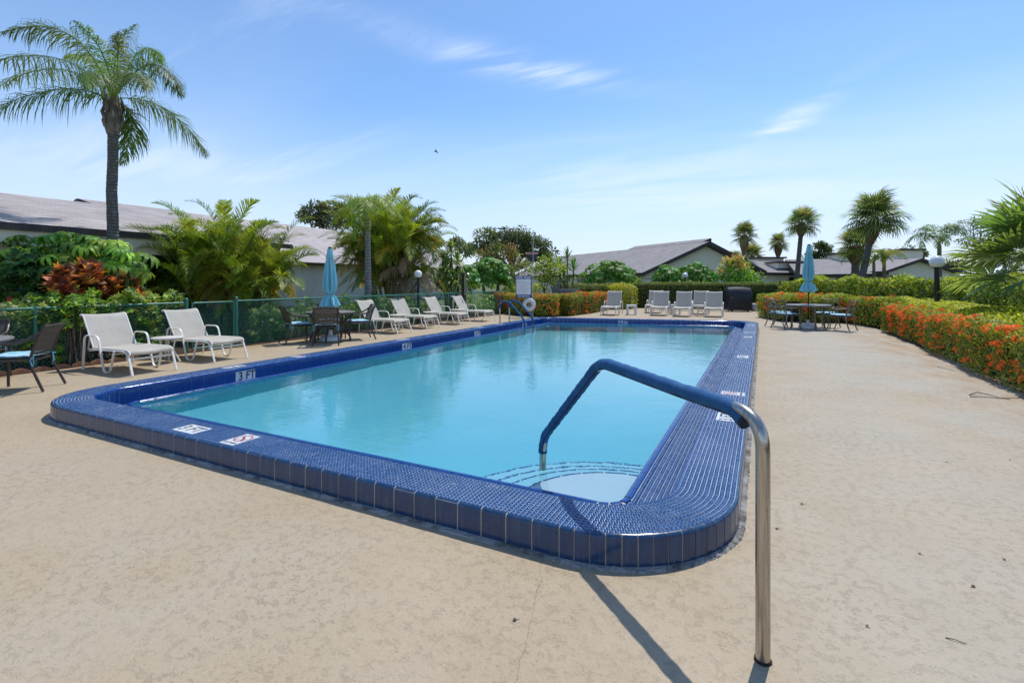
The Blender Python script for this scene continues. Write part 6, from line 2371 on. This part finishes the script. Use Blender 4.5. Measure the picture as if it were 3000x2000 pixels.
def roof_plane(name, e0, e1, r0, r1, mat, parent, course=.145, thick=.16):
    """shingle courses stepping from the eave e0-e1 up to the ridge r0-r1"""
    e0, e1, r0, r1 = [Vector(p) for p in (e0, e1, r0, r1)]
    n = max(2, int(((r0 - e0).length + (r1 - e1).length) / 2 / course))
    up = (e1 - e0).cross(r0 - e0).normalized()
    if up.z < 0:
        up = -up
    V, F, UV = [], [], []
    ax = (e1 - e0).normalized()
    sl = (r0 - e0).length
    def uvof(p, v):
        return ((p - e0).dot(ax), v)
    for k in range(n):
        f0, f1 = k / n, (k + 1) / n
        a, b_ = e0.lerp(r0, f0) + up * .0045, e1.lerp(r1, f0) + up * .0045
        c, d = e1.lerp(r1, f1), e0.lerp(r0, f1)
        a2, b2 = a - up * .0045, b_ - up * .0045
        i = len(V)
        V += [a, b_, c, d, a2, b2]
        F += [(i, i + 1, i + 2, i + 3), (i + 4, i + 5, i + 1, i)]
        v0, v1 = k * .145 + .004, (k + 1) * .145 - .004
        UV += [uvof(a, v0), uvof(b_, v0), uvof(c, v1), uvof(d, v1), uvof(a, v0), uvof(b_, v0), uvof(b_, v0), uvof(a, v0)]
    # underside and edges
    i = len(V)
    V += [e0, e1, r1, r0, e0 - up * thick, e1 - up * thick, r1 - up * thick, r0 - up * thick]
    F2 = [(i + 7, i + 6, i + 5, i + 4), (i, i + 4, i + 5, i + 1), (i + 1, i + 5, i + 6, i + 2), (i + 2, i + 6, i + 7, i + 3), (i + 3, i + 7, i + 4, i)]
    me = bpy.data.meshes.new(name)
    me.from_pydata([tuple(p) for p in V], [], F + F2)
    me.materials.append(mat)
    me.materials.append(M_FASC)
    for j, p in enumerate(me.polygons):
        p.material_index = 0 if j < len(F) else 1
    ul = me.uv_layers.new(name='UVMap')
    li = 0
    for j, p in enumerate(me.polygons):
        for q in range(p.loop_total):
            ul.data[p.loop_start + q].uv = UV[li] if j < len(F) else (0, 0)
            if j < len(F):
                li += 1
    me.update()
    return mobj(name, me, parent)

def quad(b, p, q, z0, z1, th, inward):
    """wall slab between two ground points"""
    p, q, n = Vector((p[0], p[1], 0)), Vector((q[0], q[1], 0)), Vector((inward[0], inward[1], 0)).normalized() * th
    vs = [p + Vector((0, 0, z0)), q + Vector((0, 0, z0)), q + Vector((0, 0, z1)), p + Vector((0, 0, z1))]
    vs += [v + n for v in vs]
    b.add(vs, [(0, 1, 2, 3), (7, 6, 5, 4), (0, 4, 5, 1), (1, 5, 6, 2), (2, 6, 7, 3), (3, 7, 4, 0)])

# left house: long low roof parallel to the pool
hA = empty('house', (-13.4, 2, 0), 0, 'beige house with a pinkish shingle roof behind the left palms', 'house')
o = Vector((-13.4, 2, 0))
ysp = at(250, on_x(250, -18.4)).y
sl = .242
for nm, y0, y1, xr in (('roof', -7, ysp, -18.0), ('roof', ysp, 10.6, -18.9)):
    zr = 2.55 + sl * (-13.0 - xr)
    roof_plane(nm, Vector((-13.0, y0, 2.55)) - o, Vector((-13.0, y1, 2.55)) - o, Vector((xr, y0, zr)) - o, Vector((xr, y1, zr)) - o, M_SH1, hA, thick=.07)
    roof_plane('rear_roof', Vector((-23.4, y1, 2.5)) - o, Vector((-23.4, y0, 2.5)) - o, Vector((xr, y1, zr - .02)) - o, Vector((xr, y0, zr - .02)) - o, M_SH1, hA)
b = MB()
b.box((.405, 1.8 - 2 + 0, 2.475), (.03, 17.6, .12))
b.obj('fascia', M_FASC, hA)
b = MB()
zr2 = 2.55 + sl * 5.9
b.add([Vector((-18.0, ysp - .01, 3.62)) - o, Vector((-18.9, ysp - .01, zr2 - .01)) - o, Vector((-20.3, ysp - .01, 3.45)) - o], [(0, 1, 2)])
b.add([Vector((-18.0, ysp - .03, 3.62)) - o, Vector((-20.3, ysp - .03, 3.45)) - o, Vector((-18.9, ysp - .03, zr2 - .01)) - o], [(0, 1, 2)])
b.obj('roof_step', M_FASC, hA)
b = MB()
quad(b, (-13.06, -7), (-13.06, 4.9), 0, 2.47, .2, (-1, 0))
quad(b, (-13.06, 4.9), (-13.06, 10.2), 2.05, 2.47, .2, (-1, 0))
quad(b, (-15.2, 4.9), (-15.2, 10.2), 0, 2.5, .2, (-1, 0))
quad(b, (-13.6, -7), (-23, -7), 0, 2.5, .2, (0, 1))
quad(b, (-13.6, 10.2), (-23, 10.2), 0, 2.5, .2, (0, -1))
for p in b.v:
    pass
b.v = [tuple(Vector(p) - o) for p in b.v]
b.obj('wall', M_STUC, hA)
b = MB()
for y0, y1 in ((4.95, 7.4), (7.5, 10.1)):
    b.add([Vector((-15.18, y0, .05)) - o, Vector((-15.18, y1, .05)) - o, Vector((-15.18, y1, 2.02)) - o, Vector((-15.18, y0, 2.02)) - o], [(0, 1, 2, 3)])
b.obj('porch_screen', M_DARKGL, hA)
for y in (5.0, 7.45, 10.0):
    MB().box((-13.16 - o.x, y - o.y, 1.03), (.16, .16, 2.05)).obj('porch_post', M_STUC, hA)
b = MB()
b.box((-13.045 - o.x, 1.2 - o.y, 1.25), (.03, .05, 2.5))
b.obj('downpipe', M_STUC_G, hA)

# second house further back on the left
hB = empty('house', (-23.6, 26, 0), 0, 'second house with a pale shingle roof behind the golden palms', 'house')
o = Vector((-23.6, 26, 0))
yA_, yB_ = 15.0, 39.5
roof_plane('roof', Vector((-23.0, yA_, 2.5)) - o, Vector((-23.0, yB_, 2.5)) - o, Vector((-29, yA_, 5.3)) - o, Vector((-29, yB_ - 7.5, 5.3)) - o, M_SH1, hB)
roof_plane('hip_roof', Vector((-23.0, yB_, 2.5)) - o, Vector((-35.0, yB_, 2.5)) - o, Vector((-29, yB_ - 7.5, 5.3)) - o, Vector((-29.02, yB_ - 7.5, 5.3)) - o, M_SH1, hB)
roof_plane('rear_roof', Vector((-35.0, yB_, 2.5)) - o, Vector((-35.0, yA_, 2.5)) - o, Vector((-29, yB_ - 7.5, 5.29)) - o, Vector((-29, yA_, 5.29)) - o, M_SH1, hB)
b = MB()
quad(b, (-23.6, yA_), (-23.6, yB_ - .6), 0, 2.42, .2, (-1, 0))
quad(b, (-23.8, yB_ - .6), (-34.4, yB_ - .6), 0, 2.42, .2, (0, -1))
quad(b, (-23.8, yA_), (-34.4, yA_), 0, 3.6, .2, (0, 1))
b.v = [tuple(Vector(p) - o) for p in b.v]
b.obj('wall', M_STUC_G, hB)
for y in (33.5, 36.5):
    w_ = MB().box((-23.585 - o.x, y - o.y, 1.4), (.05, 1.6, 1.2)).obj('window', M_GLASS, hB)
    bb = MB()
    for dy in (-.82, 0, .82):
        bb.box((-23.56 - o.x, y - o.y + dy, 1.4), (.06, .06, 1.28))
    for dz in (-.62, .62):
        bb.box((-23.56 - o.x, y - o.y, 1.4 + dz), (.06, 1.7, .06))
    bb.obj('window_frame', M_FASC, w_)

# gabled house beyond the far hedge
def cw(X, D, z_):
    return Vector((X * _c - D * _s, X * _s + D * _c, z_))
hC = empty('house', cw(15.6, 41, 0), 0, 'cream house with a dark-trimmed gable and grey shingle roof', 'house')
o = cw(15.6, 41, 0)
dv = Vector((-10.4, 25, 0)).normalized() * 27.5
def rec(p, f=1.0):
    return (p[0] + dv.x * f, p[1] + dv.y * f, p[2])
PK, EL, ER = (16.0, 40, 4.66), (10.55, 40, 2.12), (20.6, 40, 2.24)
W3 = lambda p: cw(p[0], p[1], p[2]) - o
lft = roof_plane('roof', W3(EL), W3(rec(EL)), W3(PK), W3(rec(PK)), M_SH2, hC, thick=.26)
roof_plane('roof', W3(rec(ER)), W3(ER), W3(rec(PK)), W3(PK), M_SH2, hC, thick=.26)
# the left slope runs past the ridge near the gable
k = .13
ext = lambda p: (p[0] + (PK[0] - EL[0]) * k, p[1], p[2] + (PK[2] - EL[2]) * k)
up0, up1 = rec(PK, .03), rec(PK, .40)
roof_plane('raised_roof', W3((up0[0], up0[1], up0[2] + .02)), W3((up1[0], up1[1], up1[2] + .02)), W3(ext(up0)), W3(ext(up1)), M_SH2, hC, thick=.2)
b = MB()
for p in (up0, up1):
    e = ext(p)
    b.add([W3((p[0], p[1] - .02, p[2])), W3((e[0], e[1] - .02, e[2])), W3((e[0] + .05, e[1] - .02, p[2] - .5))], [(0, 1, 2), (2, 1, 0)])
e0, e1 = ext(up0), ext(up1)
b.add([W3((e0[0], e0[1], e0[2] - .03)), W3((e1[0], e1[1], e1[2] - .03)), W3((e1[0] + .02, e1[1], e1[2] - .9)), W3((e0[0] + .02, e0[1], e0[2] - .9))], [(0, 1, 2, 3), (3, 2, 1, 0)])
b.obj('roof_step', M_FASC, hC)
# barge boards along the gable
b = MB()
for A_, B_ in ((EL, PK), (PK, ER)):
    a, c = W3((A_[0], 39.97, A_[2] + .02)), W3((B_[0], 39.97, B_[2] + .02))
    th = Vector((0, 0, -.30))
    bk = cw(0, .12, 0) - cw(0, 0, 0)
    vs = [a, c, c + th, a + th]
    vs += [v + bk for v in vs]
    b.add(vs, [(0, 1, 2, 3), (7, 6, 5, 4), (0, 4, 5, 1), (3, 2, 6, 7), (0, 3, 7, 4), (1, 5, 6, 2)])
b.obj('barge_board', M_FASC, hC)
b = MB()
g = .55
GW = [(10.9, 40 + g, 0), (20.2, 40 + g, 0), (20.2, 40 + g, 2.15), (16.0, 40 + g, 4.42), (10.9, 40 + g, 2.05)]
vs = [W3(p) for p in GW]
bk = cw(0, .2, 0) - cw(0, 0, 0)
n = len(vs)
vs += [v + bk for v in vs]
b.add(vs, [tuple(range(n)), tuple(range(2 * n - 1, n - 1, -1))] + [(i, n + i, n + (i + 1) % n, (i + 1) % n) for i in range(n)])
A_, B_ = W3((10.95, 40 + g + .2, 0)), W3(rec((10.95, 40 + g, 0), .96))
quad(b, A_, B_, 0, 2.1, .2, cw(1, 0, 0))
A_, B_ = W3((20.15, 40 + g + .2, 0)), W3(rec((20.15, 40 + g, 0), .96))
quad(b, A_, B_, 0, 2.2, .2, cw(-1, 0, 0))
b.obj('wall', M_STUC_C, hC)
b = MB()
a, c = W3((10.9, 40 + g - .015, 1.62)), W3((20.2, 40 + g - .015, 1.62))
vs = [a, c, c + Vector((0, 0, .06)), a + Vector((0, 0, .06))]
b.add(vs, [(0, 1, 2, 3), (3, 2, 1, 0)])
b.obj('joint_board', M_STUC_G, hC)
for f0, f1 in ((.03, .16), (.22, .40), (.46, .6)):
    b = MB()
    q0, q1 = rec((10.93, 40 + g, 0), f0), rec((10.93, 40 + g, 0), f1)
    a, c = W3(q0), W3(q1)
    quad(b, a, c, .1, 1.75, .03, cw(-1, 0, 0))
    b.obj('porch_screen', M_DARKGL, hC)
# eave return wall left of the gable
MB().box(cw(9.9, 41.5, .95) - o, (1.5, .25, 1.9), YAW).obj('return_wall', M_STUC_C, hC)

# low houses on the right, behind the hedges
hD = empty('house', at(2400, 50), 0, 'long low grey-roofed house behind the slim sabal palm', 'house')
o = at(2400, 50)
def pd(px, D, py):
    return at(px, D, py) - o
roof_plane('roof', pd(2190, 52, 797), pd(2345, 52, 799), pd(2190, 58, 763), pd(2345, 58, 768), M_SH2, hD, thick=.3)
roof_plane('roof', pd(2336, 47, 804), pd(2600, 47, 801), pd(2300, 56, 760), pd(2620, 56, 757), M_SH2, hD, thick=.3)
for x0, x1, D, t_, b_ in ((2219, 2296, 58.5, 757, 775), (2280, 2362, 53.5, 770, 786), (2463, 2520, 54.5, 745, 764)):
    bx = MB()
    A_, B_ = pd(x0, D, b_), pd(x1, D, t_)
    c = (A_ + B_) / 2
    ln = (Vector((B_.x, B_.y, 0)) - Vector((A_.x, A_.y, 0))).length
    bx.box(c + Vector((-_s, _c, 0)) * 1.2, (ln, 2.4, abs(B_.z - A_.z)), YAW)
    wb = bx.obj('clerestory', M_STUC_C, hD)
    MB().box(c + Vector((-_s, _c, 0)) * 1.1 + Vector((0, 0, abs(B_.z - A_.z) / 2 + .08)), (ln + .4, 2.9, .18), YAW).obj('clerestory_roof', M_FASC, wb)
b = MB()
quad(b, pd(2195, 52.6, 825), pd(2340, 52.6, 825), -o.z, 2.2, .2, (-_s, _c))
quad(b, pd(2340, 47.7, 825), pd(2605, 47.7, 825), -o.z, 2.0, .2, (-_s, _c))
quad(b, pd(2340, 47.9, 825), pd(2340, 52.4, 825), -o.z, 2.0, .2, (_c, _s))
b.obj('wall', M_STUC_C, hD)
for x0, x1 in ((2312, 2340), (2385, 2425), (2452, 2500), (2520, 2545)):
    b = MB()
    D_ = 47.62 if x0 > 2340 else 52.5
    quad(b, pd(x0, D_, 825), pd(x1, D_, 825), .9, 1.85, .03, (-_s, _c))
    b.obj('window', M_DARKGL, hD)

hE = empty('house', at(2700, 47), 0, 'cream gabled house behind the right globe lamp', 'house')
o = at(2700, 47)
bkv = Vector((-_s, _c, 0)) * 9
p0, p1, p2 = pd(2592, 46, 794), pd(2703, 46, 756), pd(2822, 46, 796)
roof_plane('roof', p0 + bkv, p0, p1 + bkv, p1, M_SH2, hE, thick=.22)
roof_plane('roof', p2, p2 + bkv, p1, p1 + bkv, M_SH2, hE, thick=.22)
b = MB()
q = [pd(2605, 46.6, 825), pd(2812, 46.6, 825), pd(2812, 46.6, 800), pd(2703, 46.6, 765), pd(2605, 46.6, 798)]
q[0].z = q[1].z = 0
n = len(q)
bk = Vector((-_s, _c, 0)) * .2
vs = q + [v + bk for v in q]
b.add(vs, [tuple(range(n)), tuple(range(2 * n - 1, n - 1, -1))] + [(i, n + i, n + (i + 1) % n, (i + 1) % n) for i in range(n)])
quad(b, q[0] + bk, q[0] + bkv, 0, 2.1, .2, (_c, _s))
quad(b, q[1] + bk, q[1] + bkv, 0, 2.1, .2, (-_c, -_s))
b.obj('wall', M_STUC_C, hE)
b = MB()
quad(b, pd(2608, 46.55, 825), pd(2645, 46.55, 825), .9, 2.0, .03, (-_s, _c))
b.obj('window', M_DARKGL, hE)
for x0, x1, D, t_, b_ in ((2620, 2678, 56.5, 735, 760),):
    A_, B_ = pd(x0, D, b_), pd(x1, D, t_)
    c = (A_ + B_) / 2
    ln = (Vector((B_.x, B_.y, 0)) - Vector((A_.x, A_.y, 0))).length
    wb = MB().box(c, (ln, 2.4, abs(B_.z - A_.z)), YAW).obj('clerestory', M_STUC_C, hE)
    MB().box(c + Vector((0, 0, abs(B_.z - A_.z) / 2 + .08)), (ln + .4, 2.9, .18), YAW).obj('clerestory_roof', M_FASC, wb)
b = MB()
ps = [pd(2640, 49, 768), pd(2655, 49, 768), pd(2662, 49, 760), pd(2648, 49, 760)]
b.add([p + Vector((0, 0, .1)) for p in ps], [(0, 1, 2, 3), (3, 2, 1, 0)])
b.obj('skylight', M_GLASS, hE)

# ---- air conditioner, black fence, litter, bird
p = at(1668, 23.4)
ac = empty('air_conditioner', p, YAW * .6, 'grey air conditioner unit behind the orange hedge, right of the life ring', 'air conditioner')
MB().box((0, 0, .50), (.86, .70, .98)).obj('casing', plain('ac_grey', (.20, .215, .23), .5), ac)
MB().box((0, 0, 1.015), (.90, .74, .045)).obj('top_cover', plain('ac_top', (.14, .16, .18), .5), ac)
b = MB()
for k in range(12):
    b.box((0, -.355, .12 + k * .07), (.82, .02, .022), 0, R(25))
    b.box((-.435, 0, .12 + k * .07), (.02, .66, .022), 0, 0, R(25))
b.obj('louvre', M_FASC, ac)

bf = empty('metal_fence', at(2300, 23.2), 0, 'black metal rail fence half buried in the tall hedge on the right', 'fence')
o = at(2300, 23.2)
fp = [at(2285, 24.6), at(2420, 24.2), at(2560, 22.9), at(2660, 21.6)]
for i in range(len(fp) - 1):
    a, c = fp[i] - o, fp[i + 1] - o
    b = MB()
    for z_ in (1.36, 1.18, .2):
        b.tube([a + Vector((0, 0, z_)), c + Vector((0, 0, z_))], .020, 6)
    b.obj('rail', M_POLE, bf)
    MB().tube([a, a + Vector((0, 0, 1.46))], .032, 6).obj('fence_post', M_POLE, bf)
    b = MB()
    n = int((c - a).length / .14)
    for k in range(1, n):
        q = a.lerp(c, k / n)
        b.tube([q + Vector((0, 0, .1)), q + Vector((0, 0, 1.34))], .009, 4)
    b.obj('picket', M_POLE, bf)

M_DRY = plain('dry_leaf', (.16, .06, .03), .8, var=.5, scale=30)
M_TWIG = plain('dry_twig', (.10, .075, .045), .85, var=.4)
def gpt(px, py):
    D = 1450 * CAM_H / (py - 825.0)
    return at(px, D)
random.seed(12)
n = 0
spots = [(1515, 1815, 'olive dried leaf on the deck in front of the pool curb'), (2848, 1720, 'small reddish leaf on the right deck beside a twig'), (2545, 1838, 'dark red leaf on the deck right of the handrail post'),
         (2938, 1636, 'small reddish star-shaped leaf at the right edge of the deck'), (2355, 1477, 'dark twig scrap on the deck right of the pool corner'), (2280, 1548, 'dark scrap on the deck just right of the handrail'), (2700, 1625, 'tiny dark scrap in the middle of the right deck'),
         (2770, 1353, 'tiny dark scrap on the deck halfway to the right hedge'), (2957, 1347, 'tiny dark scrap on the deck by the dry frond strip'), (2400, 1083, 'tiny dark scrap on the far right deck'), (1940, 1408, None)]
for px, py, lb in spots:
    if lb is None:
        continue
    p = gpt(px, py)
    b = MB()
    L_ = random.uniform(.012, .024)
    pts_ = [(0, 0, .002), (L_ * .5, L_ * .45, .007), (L_ * 1.3, 0.1 * L_, .004), (L_ * .5, -L_ * .4, .008), (L_ * .55, 0, .003)]
    b.add(pts_, [(0, 4, 1), (1, 4, 2), (0, 3, 4), (3, 2, 4)])
    b.tube([(0, 0, .002), (-L_ * .6, .1 * L_, .004)], .001, 4)
    oo = b.obj('dry_leaf', M_DRY if 'red' in lb else M_TWIG, None, loc=p, rot=(0, 0, random.uniform(0, 6)))
    setp(oo, lb, 'leaf', 'litter on the deck')
def twig(pts, r_, name, lb, mat):
    P = [gpt(*q) + Vector((0, 0, r_ + h)) for q, h in pts]
    c = P[0].copy()
    c.z = 0
    oo = MB().tube([q - c for q in P], [r_ * (1 - .6 * i / len(P)) for i in range(len(P))], 6).obj(name, mat, None, True, loc=c)
    setp(oo, lb, 'twig', 'litter on the deck')
twig([((2770, 1868), 0), ((2795, 1876), .004), ((2830, 1886), 0)], .0022, 'twig', 'thin dark twig lying on the right deck', M_TWIG)
twig([((2840, 1158), .0), ((2862, 1155), .02), ((2895, 1160), .015), ((2930, 1168), .004), ((2960, 1171), .0)], .007, 'frond_strip', 'curled dry palm strip on the deck before the right hedge', M_TWIG)
twig([((2842, 1163), .0), ((2870, 1164), .006), ((2910, 1167), .004), ((2985, 1167), .0)], .005, 'frond_strip', 'straight dry palm strip beside the curled one, right hedge', M_TWIG)
twig([((2746, 1075), 0), ((2770, 1080), .006), ((2800, 1088), .0)], .006, 'twig', 'pale stick on the deck under the right orange hedge', plain('pale_stick', (.42, .36, .27), .8))
bp = at(1277, 60, 445)
b = MB()
b.tube([(-.22, 0, 0), (-.05, 0, .02), (.12, 0, .01), (.24, 0, 0)], [.015, .055, .05, .01], 8)
for s in (-1, 1):
    b.add([(.08, 0, .02), (-.08, 0, .02), (-.16, s * .28, .10), (-.10, s * .55, .02), (.0, s * .30, .12)], [(0, 1, 2, 4), (4, 2, 3)])
bird = b.obj('bird', plain('dark_feathers', (.03, .03, .032), .8), None, loc=bp, rot=(R(15), 0, R(200)))
setp(bird, 'small dark bird flying in the blue sky', 'bird')
